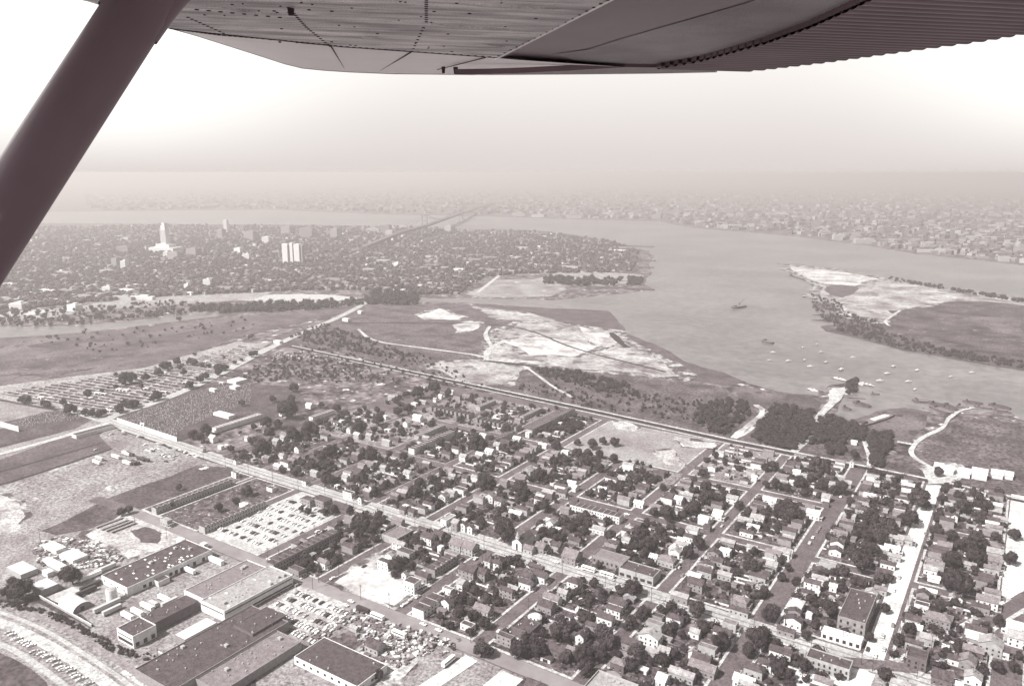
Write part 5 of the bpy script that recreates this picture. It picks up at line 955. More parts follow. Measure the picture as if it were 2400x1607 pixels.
for s in (-12, 12):
    mb = MB(); d = (pb - pa).normalized(); n = Vector((-d.y, d.x, 0)) * s; K = []
    for i in range(13): t = i / 12; q = pa.lerp(pb, t); K.append(Vector(loc(q + n, 50 + 50 * (2 * t - 1) ** 2)))
    K = [Vector(loc(p1 + n, 42))] + K + [Vector(loc(p2 + n, 14))]
    for a, b in zip(K, K[1:]): mb.tube(a, b, .9, .9, 5)
    mb.build('cable', WALL['m'], br)
# piers on the far side of the near river
for i, (x0, y0, x1, y1) in enumerate([(1450, 576, 1532, 579), (1430, 585, 1520, 590), (1430, 605, 1535, 612), (1400, 624, 1533, 628), (1430, 638, 1525, 644), (1380, 672, 1533, 680), (1300, 548, 1430, 566)]):
    a = G(x0, y0); b = G(x1, y1); d = b - a; mb = MB(); mb.box((0, 0, 1.5), (d.length, 12, 2.4)); 
    for k in range(int(d.length / 25)): mb.box((-d.length / 2 + 12 + 25 * k, -6.2, .8), (1.2, .6, 1.8))
    o = mb.build('pier', M['rust'], None, ((a.x + b.x) / 2, (a.y + b.y) / 2, 0), math.atan2(d.y, d.x)); tag(o, f'dark timber pier, {ordn(i + 1)} along the opposite river bank', 'pier', 'piers on the opposite bank')

# ------------------------------------------------------------------ vehicles
def car_mesh(c, wagon=False):
    mb = MB(); L, Wd = 5.1, 1.9
    prof = [(-2.55, .35), (-2.5, .85), (-1.5, 1.0), (-1.0 if not wagon else -2.3, 1.0 if not wagon else .98), (-.75 if not wagon else -2.1, 1.42), (.65, 1.42), (1.15, .98), (2.45, .88), (2.55, .4)]
    n = len(prof); vs = [(x, -Wd / 2 * (.82 if z > 1.2 else 1), z) for x, z in prof] + [(x, Wd / 2 * (.82 if z > 1.2 else 1), z) for x, z in prof]
    mb.add(vs, [(i, i + 1, n + i + 1, n + i) for i in range(n - 1)] + [(n - 1, 0, n, 2 * n - 1)] + [tuple(range(n))[::-1], tuple(range(n, 2 * n))], 0)
    mb.box((-.05, 0, 1.18), (1.9 if not wagon else 3.4, Wd * .93, .3), 1)
    mb.box((.93, 0, 1.2), (.12, 1.5, .34), 1); 
    for x in (-1.6, 1.6):
        for s in (-1, 1): mb.tube((x, s * .96, .33), (x, s * .7, .33), .33, .33, 8, 2)
    mb.box((2.56, 0, .5), (.08, 1.8, .16), 3); mb.box((-2.56, 0, .5), (.08, 1.8, .16), 3)
    return mb.mesh('car', [CARM[c], M['glass'], M['tyre'], M['metal']])
CM = {(c, w): car_mesh(c, w) for c in CARM for w in (False, True)}
cr_ = random.Random(3); NC = [0]; CREST = []
def car(x, y, rz, lab, grp, z=.75, tone=None):
    if not seen(x, y, -5): return
    tone = tone or cr_.choices(list(CARM), [9, 5, 3, 4])[0]; wag = cr_.random() < .2
    if NC[0] >= 297: CREST.append((x, y, rz, z)); return
    o = link('car', CM[tone, wag], None, (x, y, z), rz); NC[0] += 1
    tag(o, f'{tone} {"estate car" if wag else "car"}, {lab}', 'car', grp)
HP = math.pi / 2
def lot(x0, x1, y0, y1, rows, lab, grp, sp=2.9, p=.86, z=.75, along='x'):
    for k in range(rows):
        y = y0 + (y1 - y0) * (k + .5) / rows; n = int((x1 - x0) / sp); c = 0
        for i in range(n):
            if cr_.random() > p: continue
            c += 1
            if along == 'x': car(x0 + (i + .5) * sp, y, HP + cr_.uniform(-.06, .06), f'{ordn(c)} in row {ONES[k]} of {lab}'.replace('row ' + ONES[k], 'the ' + ONES[k] + ' row'), grp, z)
            else: car(y, x0 + (i + .5) * sp, cr_.uniform(-.06, .06), f'{ordn(c)} in the {ONES[k]} row of {lab}', grp, z)
lot(-548, -488, 376, 468, 9, 'the big car park', 'cars in the big car park', sp=3.3, p=.68)
c0 = TP(6, 330, 820); c1 = TP(6, 760, 900)
lot(-414, -354, 306, 350, 5, "the car park beside the white factory", 'cars beside the white factory', sp=3.1, p=.85, z=.45)
lot(-414, -370, 292, 300, 1, 'the strip under the factory wall', 'cars beside the white factory', sp=3.2, p=.6, z=.45) if False else None
p = TP(1, 1300, 580); lot(-760, -660, 0, 1, 0, '', '')
for k, (x, y) in enumerate([(1270, 485), (1300, 490), (1330, 560), (1440, 550), (1470, 560), (1500, 560), (1390, 600), (1420, 600), (1340, 610), (1370, 620), (1400, 620), (1450, 600), (1560, 590), (1590, 600), (1620, 605), (1650, 610), (1450, 650), (1500, 650), (1530, 640), (1520, 665), (1550, 670), (1570, 695), (1600, 665), (1700, 630), (1730, 650), (1760, 650), (1800, 665), (1520, 715), (1130, 440), (1140, 465), (1020, 465), (880, 605), (1840, 785), (1870, 780), (1890, 770)]):
    p = TP(1, x, y); car(p.x, p.y, cr_.choice([0, .3, HP]), f'{ordn(k + 1)} of the loose cars beside the cemetery wall', 'cars on open ground by the cemetery wall', .4)
for k, (x, y) in enumerate([(740, 390), (900, 380), (930, 460), (840, 290), (870, 300), (900, 310), (930, 320), (950, 335), (970, 350), (1000, 365), (1020, 380), (1050, 395), (900, 265), (730, 240), (760, 250), (790, 245), (665, 235), (920, 345), (990, 390), (700, 470), (750, 490), (680, 440), (810, 440), (560, 450), (600, 430), (640, 420)]):
    p = TP(5, x, y); car(p.x, p.y, cr_.uniform(0, 3), f'{ordn(k + 1)} of the scrapyard cars', 'cars in the scrapyard', .6)
for k, (kk, x, y, rz) in enumerate([(6, 1400, 800, HP), (6, 1480, 760, HP), (6, 1350, 835, HP), (6, 870, 800, 0), (6, 820, 835, 0), (6, 1110, 930, 0), (6, 990, 480, HP), (6, 700, 590, HP), (6, 2010, 410, HP), (6, 1530, 1010, 0), (6, 1670, 1065, 0), (6, 2225, 1070, HP), (6, 440, 530, HP), (7, 400, 440, 0), (7, 700, 495, 0), (7, 860, 540, 0), (7, 850, 570, 0), (7, 910, 600, 0), (7, 330, 715, HP), (7, 430, 640, HP), (8, 470, 130, HP), (8, 450, 160, HP), (8, 550, 180, HP), (8, 410, 215, HP), (8, 380, 265, HP), (8, 1440, 180, HP), (8, 1200, 580, HP), (8, 1150, 700, HP), (8, 1140, 1020, HP), (8, 1050, 1120, HP), (8, 910, 1240, HP), (8, 980, 1300, HP), (8, 1060, 1240, HP), (8, 1400, 1310, HP), (3, 1500, 940, HP), (3, 1340, 1200, HP), (7, 1530, 490, HP), (7, 1560, 560, HP), (7, 1720, 410, HP), (3, 1050, 1200, 0), (6, 150, 930, HP), (6, 380, 650, HP), (7, 1920, 110, HP), (4, 665, 1040, HP), (7, 570, 1590, 0), (6, 900, 300, HP), (6, 560, 160, HP), (6, 410, 170, HP)]):
    p = TP(kk, x, y); s = min(SN, key=lambda b: abs(b - p.x)); k_, (ph, d_, sd__) = place(p.x, p.y)
    car(p.x, p.y, rz, f'kerbside, {ordn(k + 1)} of the street cars, {ph}', 'cars parked in the streets', .8)
rs = random.Random(12)
kk = 48
for b in (-478, -411, -334, -268, -195, -123, -54, -556):
    for s in (-1, 1):
        y = 372
        while y < 700:
            y += rs.uniform(9, 34)
            if any(abs(y - a) < 12 for a in AL): continue
            x = b + s * (BH[b] - 1.5)
            if seen(x, y, -5) and NC[0] < 285: kk += 1; k_, (ph, d_, sd__) = place(x, y); car(x, y, HP, f'kerbside, {ordn(kk)} of the street cars, {ph}', 'cars parked in the streets', .7)
# cars parked along the embankment and the scrap heaps beyond the 300: one object
for t in range(26):
    u = t / 25; q = G(20 + 190 * u + cr_.uniform(-2, 2), 1487 + 118 * u + cr_.uniform(-6, 6)); CREST.append((q.x, q.y, 1.2, .6))
for k in range(70):
    q = TP(6, cr_.uniform(1150, 1850), cr_.uniform(1120, 1280)); CREST.append((q.x, q.y, cr_.uniform(0, 3), .4))
for k in range(60):
    q = TP(5, cr_.uniform(350, 1080), cr_.uniform(380, 470)); CREST.append((q.x, q.y, cr_.uniform(0, 3), .5))
mb = MB()
for x, y, rz, z in CREST:
    mi = cr_.choices([0, 1, 2, 3], [8, 4, 1, 1] if rz == 1.2 else [3, 3, 4, 6])[0]; mb.box((x, y, z + .6), (5, 1.9, .65), mi, rz); mb.box((x, y, z + 1.15), (2.6, 1.7, .5), mi, rz, .85); mb.box((x, y, z + 1.12), (2.7, 1.74, .3), 4, rz)
o = mb.build('scrap_cars', [CARM['white'], CARM['pale'], CARM['grey'], CARM['dark'], M['glass']]); tag(o, 'rows and heaps of further parked and scrapped cars', 'cars', kind='stuff')
# trailers, buses
def lorry(x, y, rz, L, tone, lab, z=.6, name='trailer', cat='trailer'):
    flat = 'flat wagon' in lab
    if flat: name, cat = 'flat_wagon', 'wagon'
    r = empty(name, (x, y, z), rz); tag(r, lab, cat, 'trailers and buses in the yards'); mb = MB(); mb.box((0, 0, 1.15 if flat else 2.3), (L, 2.5, .4 if flat else 2.7)); mb.build('body', WALL['m'] if flat else CARM[tone], r)
    mb = MB(); mb.box((0, 0, .85), (L * .96, 1.2, .2))
    for xx in (-L / 2 + 1.5, -L / 2 + 2.7, L / 2 - 2):
        for s in (-1, 1): mb.tube((xx, s * 1.2, .5), (xx, s * .8, .5), .5, .5, 8)
    mb.build('running_gear', M['tyre'], r)
    if name == 'bus':
        mb = MB()
        for s in (-1, 1): mb.box((0, s * 1.26, 2.6), (L * .9, .04, .8))
        mb.build('window_band', M['glass'], r)
for i, (k, x, y, rz, L, t, lb) in enumerate([(5, 1165, 925, 0, 12, 'white', 'white trailer nearest the weedy bank in the yard'), (5, 1255, 890, 0, 12, 'white', 'second white trailer from the weedy bank'), (5, 1345, 840, 0, 13, 'white', 'third white trailer, in the middle of the yard'), (5, 1405, 815, 0, 8, 'pale', 'short pale trailer beside the middle ones'), (5, 1500, 765, 0, 12, 'white', 'white trailer closest to the factory annex'), (5, 1550, 800, HP, 12, 'pale', 'pale trailer along the annex wall'),
        (5, 1735, 510, 0, 12, 'white', 'white trailer backed up to the warehouse doors'), (5, 980, 830, HP, 19, 'pale', 'long pale trailer beside the quonset hut'), (5, 1025, 870, HP, 13, 'pale', 'shorter trailer beside the quonset hut'), (5, 830, 560, HP, 16, 'white', 'white trailer along the scrapyard fence'), (5, 965, 490, HP, 16, 'pale', 'pale trailer along the scrapyard fence'), (5, 790, 700, HP, 14, 'dark', 'dark trailer on the pale ground by the tank'), (5, 830, 650, HP, 15, 'dark', 'dark trailer nearest the warehouse end'),
        (5, 1000, 60, HP, 24, 'dark', 'dark flat wagon, left-most on the bare lot'), (5, 1050, 80, HP, 24, 'dark', 'dark flat wagon, second on the bare lot'), (5, 1090, 90, HP, 24, 'dark', 'dark flat wagon, third on the bare lot'), (5, 1130, 105, HP, 22, 'dark', 'dark flat wagon, right-most on the bare lot')]):
    p = TP(k, x, y, 2); lorry(p.x, p.y, rz, L, t, lb)
for i, (x, y, t, rz) in enumerate([(1060, 665, 'white', 0), (1155, 635, 'white', 0), (1190, 640, 'dark', 0), (910, 680, 'pale', 0), (885, 715, 'white', 0), (1160, 720, 'white', 0), (1205, 720, 'dark', 0), (1240, 715, 'dark', 0), (1290, 685, 'dark', 0), (1330, 690, 'dark', 0)]):
    p = TP(1, x, y, 2); lorry(p.x, p.y, rz, 13, t, f'{t} lorry body, {ordn(i + 1)} of those on the open field', .4)
for i, (k, x, y, rz, t) in enumerate([(7, 700, 495, 0, 'white'), (7, 870, 550, 0, 'white'), (6, 1110, 930, 0, 'white'), (6, 980, 870, 0, 'dark'), (6, 1760, 1340, HP, 'white'), (6, 1310, 1090, 0, 'white'), (6, 1110, 1370, 0, 'white')]):
    p = TP(k, x, y, 2); lorry(p.x, p.y, rz, 11, t, f'{t} bus or van, {ordn(i + 1)} from the avenue downwards', .7, 'bus', 'bus')
# ------------------------------------------------------------------ walls, poles, fences
def wall(p, q, h, t, lab, name='cemetery_wall', m='w', z=.6, posts=0, gate=None):
    d = q - p; L = d.length; r = empty(name, ((p.x + q.x) / 2, (p.y + q.y) / 2, z), math.atan2(d.y, d.x)); tag(r, lab, 'wall' if 'wall' in name else 'fence')
    mb = MB(); mb.box((0, 0, h / 2), (L, t, h)); mb.build('panel', WALL[m], r); mb = MB(); mb.box((0, 0, h + .12), (L, t + .3, .2)); mb.build('coping', M['trim'], r)
    for i in range(posts):
        mb = MB(); mb.box(((i + .5) / posts * L - L / 2, -t * .55, h / 2 + .2), (.7, .5, h + .4)); mb.build('pier', WALL[m], r)
    if gate is not None:
        mb = MB()
        for s in (-3, 3): mb.box((gate * L + s, 0, h * .8), (1.6, 1.8, h * 1.6))
        mb.box((gate * L, 0, h * 1.6 + .5), (8.2, 1.8, 1.2)); mb.build('gateway', WALL['w'], r)
wall(TP(1, 1075, 350), TP(1, 1620, 530), 5, .6, 'long white cemetery wall with arched gateway beside the tram avenue', posts=14, gate=-.05)
wall(TP(1, 0, 390), TP(1, 175, 440), 6, .6, 'short white wall at the left edge of the photo', posts=4)
wall(TP(5, 360, 760), TP(5, 840, 1030), 2, .2, 'pale fence along the works yard bank', 'yard_fence', 'l')
wall(TP(5, 1450, 1290), TP(5, 1900, 1530), 3, .3, 'pale curving wall below the works', 'yard_wall', 'l')
wall(TP(6, 2, 860) , TP(6, 2, 860) + Vector((30, 0, 0)), 1, .2, 'low wall beside the factory car park', 'low_wall', 'l')
wall(TP(2, 1600, 1385, 0), TP(2, 1600, 1385, 0) + Vector((1, 30, 0)), 1.6, .2, 'white yard fence by the grey-roofed building', 'yard_fence', 'w')
PM = {}
def pole(x, y, lab, h=11, rz=0, z=.6):
    if not seen(x, y, -3): return
    if 'p' not in PM:
        m = MB(); m.tube((0, 0, 0), (0, 0, 1), .2, .12, 6); PM['p'] = m.mesh('shaft', [M['wood']]); m = MB(); m.box((0, 0, 0), (2.6, .18, .2)); m.box((0, 0, -.9), (2.0, .18, .2)); PM['c'] = m.mesh('crossarm', [M['wood']])
    r = empty('utility_pole', (x, y, z), rz); s = link('shaft', PM['p'], r); s.scale = (1, 1, h); link('crossarm', PM['c'], r, (0, 0, h - .6)); tag(r, lab, 'pole', 'utility poles along the streets')
x = -700; i = 0
while x < 120:
    i += 1; pole(x, 475, f'utility pole, {ordn(i)} from the left on the near side of the tram avenue', rz=HP); pole(x + 15, 494.5, f'utility pole, {ordn(i)} from the left on the far side of the tram avenue', rz=HP); x += 36
for b in (-478, -411, -334, -268, -195, -123, -54):
    i = 0
    for y in range(380, 830, 38):
        if any(abs(y - a) < 11 for a in AL) or (b == -334 and y > 713): continue
        i += 1; pole(b + BH[b] + .9, y, f'utility pole, {ordn(i)} from the bottom along {SN[b]}', 9)
for i, (k, x, y) in enumerate([(6, 960, 780), (6, 1220, 860), (6, 520, 680), (6, 110, 430), (6, 575, 620), (5, 1455, 1380), (5, 370, 250), (5, 1530, 235), (5, 1235, 90), (6, 1965, 1170), (8, 1360, 1500), (8, 1490, 1250), (8, 1715, 1200), (8, 850, 1380)]):
    p = TP(k, x, y); pole(p.x, p.y, f'lone tall pole, {ordn(i + 1)} from the left among lone poles', 12)
# fences between yards
fr = random.Random(8); fm = MB(); fm.box((0, 0, .7), (1, .08, 1.3)); 
for i in range(11): fm.box((-.5 + i / 10, 0, .75), (.012, .16, 1.5))
FM = {'w': fm.mesh('yard_fence', [M['trim']]), 'd': fm.mesh('yard_fence', [M['wood']])}
nf = 0
for k in range(900):
    i = fr.randrange(4); j = fr.randrange(2, len(BL) - 1); b0, b1 = BL[j], BL[j + 1]
    if (i, b0) in ((0, -556), (3, -334), (3, -411)) or nf >= 260: continue
    sx = fr.choice([-1, 1]); L = fr.uniform(10, 22); x = (b0 + b1) / 2 + sx * (L / 2 + 1); y = round(fr.uniform(AL[i] + 14, AL[i + 1] - 14) / 6) * 6 + .5 * fr.random()
    if i == 0 and b0 == -411 and y < 430: continue
    if not seen(x, y, -10) or not free(x, y, L, .2, 0): continue
    OCC.append((x, y, L, .2)); w = fr.random() < .7; o = link('yard_fence', FM['w' if w else 'd'], None, (x, y, .66)); o.scale = (L, 1, 1); nf += 1
    tag(o, None, 'fence', 'fences between the back yards'); later(o, f'{"white" if w else "dark"} yard fence', x, y)
# cemetery gravestones and yard clutter
mb = MB(); g_ = random.Random(4)
for poly, n in (([T(1, 1100, 320), T(1, 1440, 200), T(1, 1900, 40), T(1, 2300, -20), T(1, 2300, 160), T(1, 1700, 400), T(1, 1600, 480)], 1500), ([T(1, 60, 380), T(1, 400, 260), T(1, 800, 290), T(1, 650, 340), T(1, 200, 400)], 300)):
    for q in scatter(poly, n, g_):
        p = G(*q)
        if free(p.x, p.y, 1, 1, .2): mb.box((p.x, p.y, 1.1), (g_.uniform(.6, 1.3), .4, g_.uniform(.8, 2)), g_.choice([0, 1, 1]), g_.uniform(-.2, .2))
o = mb.build('gravestones', [WALL['l'], WALL['m']]); tag(o, 'rows of small pale gravestones in the dark walled cemetery', 'gravestones', kind='stuff')
mb = MB()
for k in range(3400):
    i = g_.randrange(4); j = g_.randrange(len(BL) - 1); x = g_.uniform(BL[j] + 10, BL[j + 1] - 10); y = g_.uniform(AL[i] + 12, AL[i + 1] - 12)
    if (i, BL[j]) in ((3, -334), (3, -411), (0, -556), (0, -616), (0, -628), (0, -700), (3, -628), (3, -700)) or not free(x, y, 1, 1, 0) or (i == 0 and BL[j] == -411 and y < 424): continue
    mb.box((x, y, .66 + .5), (g_.uniform(.8, 3.5), g_.uniform(.5, 2), g_.uniform(.5, 1.4)), g_.choice([0, 1, 2, 2, 3, 3]), g_.choice([0, 0, .4, 1.2]))
for poly, n in (([T(5, 380, 250), T(5, 560, 200), T(5, 800, 250), T(5, 1150, 400), T(5, 1000, 460), T(5, 750, 500), T(5, 400, 470), T(5, 300, 330)], 500), ([T(6, 500, 1080), T(6, 950, 830), T(6, 1150, 960), T(6, 1800, 1150), T(6, 1500, 1300), T(6, 1300, 1400), T(6, 950, 1300), T(6, 880, 1000), T(6, 500, 1200)], 420), ([S(14, -30, 1), S(14, 0, 0), S(14, 1, 1)], 0), ([(635, 842), (650, 828), (745, 832), (748, 840), (640, 846)], 150)):
    for q in (scatter(poly, n, g_) if n else []):
        p = G(*q)
        if free(p.x, p.y, 2, 2, 0): mb.box((p.x, p.y, .5 + .6), (g_.uniform(1, 4.5), g_.uniform(1, 2.2), g_.uniform(.6, 1.5)), g_.choice([0, 1, 2, 3, 3, 3]), g_.uniform(0, 3))
o = mb.build('yard_clutter', [WALL['w'], WALL['l'], WALL['m'], WALL['d']]); tag(o, 'small heaps, crates and junk scattered over yards', 'clutter', kind='stuff')
# small roofs along the plots
for i, (x, y, w) in enumerate([(375, 905, 10), (895, 862, 10), (950, 870, 9), (1090, 830, 11), (1150, 838, 10), (1500, 850, 10), (830, 908, 6), (1585, 625, 9), (1340, 820, 8), (1510, 675, 8), (2030, 770, 8), (1690, 765, 7), (1880, 575, 7), (1005, 1022, 6)]):
    p = G(x / 3.903, 700 + y / 3.903, 2); m_ = SHED['ww', 7]; o = link('plot_hut', m_, None, (p.x, p.y, .4), .2 * (i % 3)); o.scale = (w / 8, 1.1, 1); tag(o, f'white hut, {ordn(i + 1)} of those on the allotment plots', 'hut', 'huts on the plots')
# ------------------------------------------------------------------ boats
def boat_mesh(L, sail=False):
    mb = MB(); w = L * .3; n = 8; top = []; bot = []
    for s in (1, -1):
        for i in range(n + 1):
            t = i / n; x = (t - .5) * L; y = s * w / 2 * (math.sin(math.pi * min(1, .35 + t * .65)) ** .7 if t < 1 else 0); top.append((x, y, L * .12)); bot.append((x * .9, y * .7, -.1))
    k = n + 1; vs = top + bot; fs = []
    for s in (0, 1):
        for i in range(n): a = s * k + i; f = (a, a + 1, 2 * k + a + 1, 2 * k + a); fs.append(f if s else f[::-1])
    fs.append(tuple(range(k)) + tuple(range(2 * k - 1, k - 1, -1))); mb.add(vs, fs, 0)
    mb.box((-.05 * L, 0, L * .17), (L * .36, w * .6, L * .11), 0, 0, .85); mb.box((-.05 * L, 0, L * .18), (L * .37, w * .56, L * .03), 1)
    if sail: mb.tube((.05 * L, 0, 0), (.05 * L, 0, L * 1.1), .09, .05, 5, 2)
    return mb.mesh('boat', [M['trim'], M['glass'], M['metal']])
BM = [boat_mesh(9), boat_mesh(11, True)]
for i, (x, y) in enumerate([(622, 370), (728, 430), (827, 337), (838, 422), (878, 468), (952, 368), (986, 437), (1090, 489), (1170, 404), (1405, 517), (1450, 467), (1610, 494), (1355, 566), (1550, 572), (1842, 538), (1595, 625), (1985, 508), (595, 425), (925, 312)]):
    p = G(*S(14, x, y)); o = link('boat', BM[i % 3 == 1], None, (p.x, p.y, .25), .5 + .25 * (i % 4)); s = 1.25 if i in (7, 11, 12, 9) else .8 if i > 15 else 1; o.scale = (s, s, s); tag(o, f'white moored boat, {ordn(i + 1)} of the scattered boats on open water', 'boat', 'white boats moored on the river')
for i, (x, y) in enumerate([(1060, 550), (1085, 556), (1105, 562), (880, 628), (905, 632), (1240, 585), (1265, 592), (1290, 598), (1215, 590)]):
    p = G(*S(14, x, y)); o = link('boat', BM[0], None, (p.x, p.y, .25), -.5); o.scale = (1.3, 1.2, 1.2); tag(o, f'white boat, {ordn(i + 1)} of those tied at the spit jetties', 'boat', 'boats tied at the spit')
for i, (x0, y0, x1, y1) in enumerate([(1020, 548, 1120, 570), (855, 625, 965, 640), (1190, 582, 1310, 605), (1130, 680, 1255, 690)]):
    a = G(*S(14, x0, y0)); b = G(*S(14, x1, y1)); d = b - a; mb = MB(); mb.box((0, 0, .9), (d.length, 2, .3))
    for k in range(int(d.length / 6) + 1): mb.tube((-d.length / 2 + 6 * k, .9, -.3), (-d.length / 2 + 6 * k, .9, 1.5), .15, .15, 5)
    o = mb.build('jetty', M['wood'], None, ((a.x + b.x) / 2, (a.y + b.y) / 2, 0), math.atan2(d.y, d.x)); tag(o, f'narrow wooden jetty, {ordn(i + 1)} of those around the boatyard spit', 'jetty', 'jetties at the spit')
def barge(x0, y0, x1, y1, w, lab, h=2.2, deck='m', cover=False, crane=False, name='barge', cat='barge'):
    a = G(*S(14, x0, y0)); b = G(*S(14, x1, y1)); d = b - a; L = d.length; r = empty(name, ((a.x + b.x) / 2, (a.y + b.y) / 2, .1), math.atan2(d.y, d.x)); tag(r, lab, cat); n = 10; out_ = []
    for i in range(n + 1): t = i / n; out_.append(((t - .5) * L, w / 2 * min(1, .45 + 2.4 * min(t, 1 - t))))
    ring = out_ + [(x, -y) for x, y in out_[::-1]]; k = len(ring); mb = MB()
    mb.add([(x, y, 0) for x, y in ring] + [(x, y, h) for x, y in ring], [(i, i + 1 if i + 1 < k else 0, k + (i + 1) % k, k + i) for i in range(k)][::1] + [tuple(range(k, 2 * k))]); mb.build('hull', M['rust'], r)
    mb = MB(); mb.add([(x * .93, y * .8, h + .05) for x, y in ring], [tuple(range(k))]); mb.build('deck', ROOF[deck], r)
    mb = MB(); mb.box((-L * .3, 0, h + 1.2), (L * .1, w * .5, 2.3)); mb.build('deckhouse', M['rust'], r)
    if cover: mb = MB(); mb.box((L * .15, 0, h + .4), (L * .4, w * .5, .7)); mb.build('cargo', WALL['w'], r)
    if crane:
        mb = MB(); mb.tube((0, 0, h), (0, 0, h + 9), .6, .4); mb.tube((0, 0, h + 3), (L * .4, 0, h + 14), .5, .3); mb.build('crane', M['rust'], r)
barge(340, 68, 430, 55, 15, 'dark working vessel with boom far out on the river', crane=True, h=4, name='crane_barge'); barge(550, 293, 620, 310, 12, 'dark tug low in the water, mid river', h=3, name='tug', cat='tug')
barge(1185, 880, 1440, 800, 14, 'long dark derelict hulk with white patch on the mud', cover=True); 
for i, q in enumerate([(1580, 700, 1700, 705, 14), (1690, 715, 1800, 740, 12), (1700, 740, 1850, 790, 12), (1790, 725, 1880, 765, 10), (1880, 735, 1960, 752, 10), (1920, 705, 2060, 725, 10), (2000, 738, 2140, 755, 11), (2100, 725, 2250, 760, 11), (2120, 760, 2230, 775, 9), (1175, 710, 1285, 745, 12), (1290, 655, 1350, 658, 5), (1100, 745, 1150, 765, 6)]):
    barge(*q, f'dark derelict barge, {ordn(i + 1)} of the rotting hulks off the near shore', h=1.6, deck='d' if i % 2 else 'm')
settle()
# ------------------------------------------------------------------ the aircraft: wing and strut close to the camera
FWD = Vector((-math.sin(AZ), math.cos(AZ), 0)); RGT = Vector((math.cos(AZ), math.sin(AZ), 0))
def ray(x, y):
    cx = (x - 1200) / F; cy = -(y - 803.5) / F
    dy = math.cos(TH) + cy * math.sin(TH); dz = -math.sin(TH) + cy * math.cos(TH)
    return RGT * cx + FWD * dy + Vector((0, 0, dz))
C0 = Vector((0, 0, H)); WZ = .75
def wp(x, y, z=WZ):
    r = ray(x, y); return C0 + r * (z / r.z)
M['wing'] = mat('wing_paint', .5, .8, 1.6, 8, rough=.45, lo=.3, hi=.7, grit=(120, .3))
M['wingl'] = mat('lit_tip_paint', .88, .93, 2, 5, rough=.4)  # paler than the skin: light on the tip put into the colour
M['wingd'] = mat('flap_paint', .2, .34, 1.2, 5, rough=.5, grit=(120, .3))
M['wingdd'] = mat('strut_metal', (.19,.14,.16), (.24,.18,.2), .8, 4, rough=.4)  # even dark tone of the strut metal
M['rivet'] = mat('rivet', .05)
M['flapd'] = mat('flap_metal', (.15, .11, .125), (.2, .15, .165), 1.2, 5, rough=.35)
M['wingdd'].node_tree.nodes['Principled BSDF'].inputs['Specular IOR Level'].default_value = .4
air = empty('aircraft_wing', C0 + Vector((0, 0, WZ))); tag(air, 'riveted aircraft wing hanging across the top of view, with dark ribbed flap', 'aircraft wing')
A0 = air.location.copy()
def V8(x, y): return (x * 1.0248, y * 1.0248)
def plate(name, pts, th, m, parent=air, zf=None, smooth=False):
    n = len(pts); mb = MB(); lo = [p - A0 for p in pts]; hi_ = [p - A0 + Vector((0, 0, th)) for p in pts]
    mb.add(lo + hi_, [tuple(range(n))[::-1], tuple(range(n, 2 * n))] + [(i, (i + 1) % n, n + (i + 1) % n, n + i) for i in range(n)]); return mb.build(name, m, parent)
lead = [V8(-700, -150), V8(-60, -42), V8(120, -12), V8(200, 4), V8(252, 20), V8(300, 40), V8(392, 68)]
seam = [V8(500, 82), V8(620, 92), V8(780, 108), V8(940, 120), V8(1050, 127), V8(1140, 132)]
inner = [V8(1400, 0), V8(1700, -160)]
# lower skin of the wing box, carried on over the cabin
skin = [wp(*q) for q in lead + seam + inner]
back = [C0 + Vector((0, 0, WZ)) + RGT * 1.6 - FWD * .6, C0 + Vector((0, 0, WZ)) - RGT * 2.6 - FWD * .2]
plate('lower_skin', [wp(*q, WZ) for q in lead + seam] + [wp(*V8(1400, 0)), wp(*V8(1560, -90))] + back, .16, M['wing'])
# tip fairing rising to the tip edge; side light put into tone and slope
edge = [V8(392, 66), V8(450, 82), V8(500, 98), V8(560, 117), V8(610, 133), V8(650, 146), V8(690, 156), V8(740, 161), V8(800, 165), V8(900, 169), V8(1000, 170), V8(1080, 171), V8(1180, 168), V8(1260, 163), V8(1330, 158), V8(1430, 155)]
sm = [V8(392, 65), V8(430, 72), V8(470, 77), V8(520, 83), V8(580, 88), V8(640, 94), V8(700, 101), V8(760, 106), V8(830, 112), V8(900, 117), V8(980, 122), V8(1050, 127), V8(1110, 131), V8(1180, 137), V8(1280, 144), V8(1430, 154)]
mb = MB(); vs = []
n = len(edge); rows = 7
for j in range(rows):
    t = j / (rows - 1)
    for a, b in zip(sm, edge):
        q = (a[0] + (b[0] - a[0]) * t, a[1] + (b[1] - a[1]) * t); vs.append(wp(*q, WZ + .002 + .42 * t * t) - A0)
mb.add(vs, [(j * n + i, j * n + i + 1, (j + 1) * n + i + 1, (j + 1) * n + i) for j in range(rows - 1) for i in range(n - 1)])
top = [v + Vector((0, 0, .44 - .1 * (k // n / (rows - 1)))) for k, v in enumerate(vs)]
mb.add(top, [(j * n + i, (j + 1) * n + i, (j + 1) * n + i + 1, j * n + i + 1) for j in range(rows - 1) for i in range(n - 1)])
e0 = vs[-n:]; e1 = top[-n:]; mb.add(e0 + e1, [(i, i + 1, n + i + 1, n + i) for i in range(n - 1)]); mb.build('tip_fairing', M['wingl'], air, smooth=True)
mb = MB()
for a, b in zip(e0, e0[1:]): mb.tube(a, b, .006, .006, 6, 0, False)
mb.build('edge_seal', M['rivet'], air)
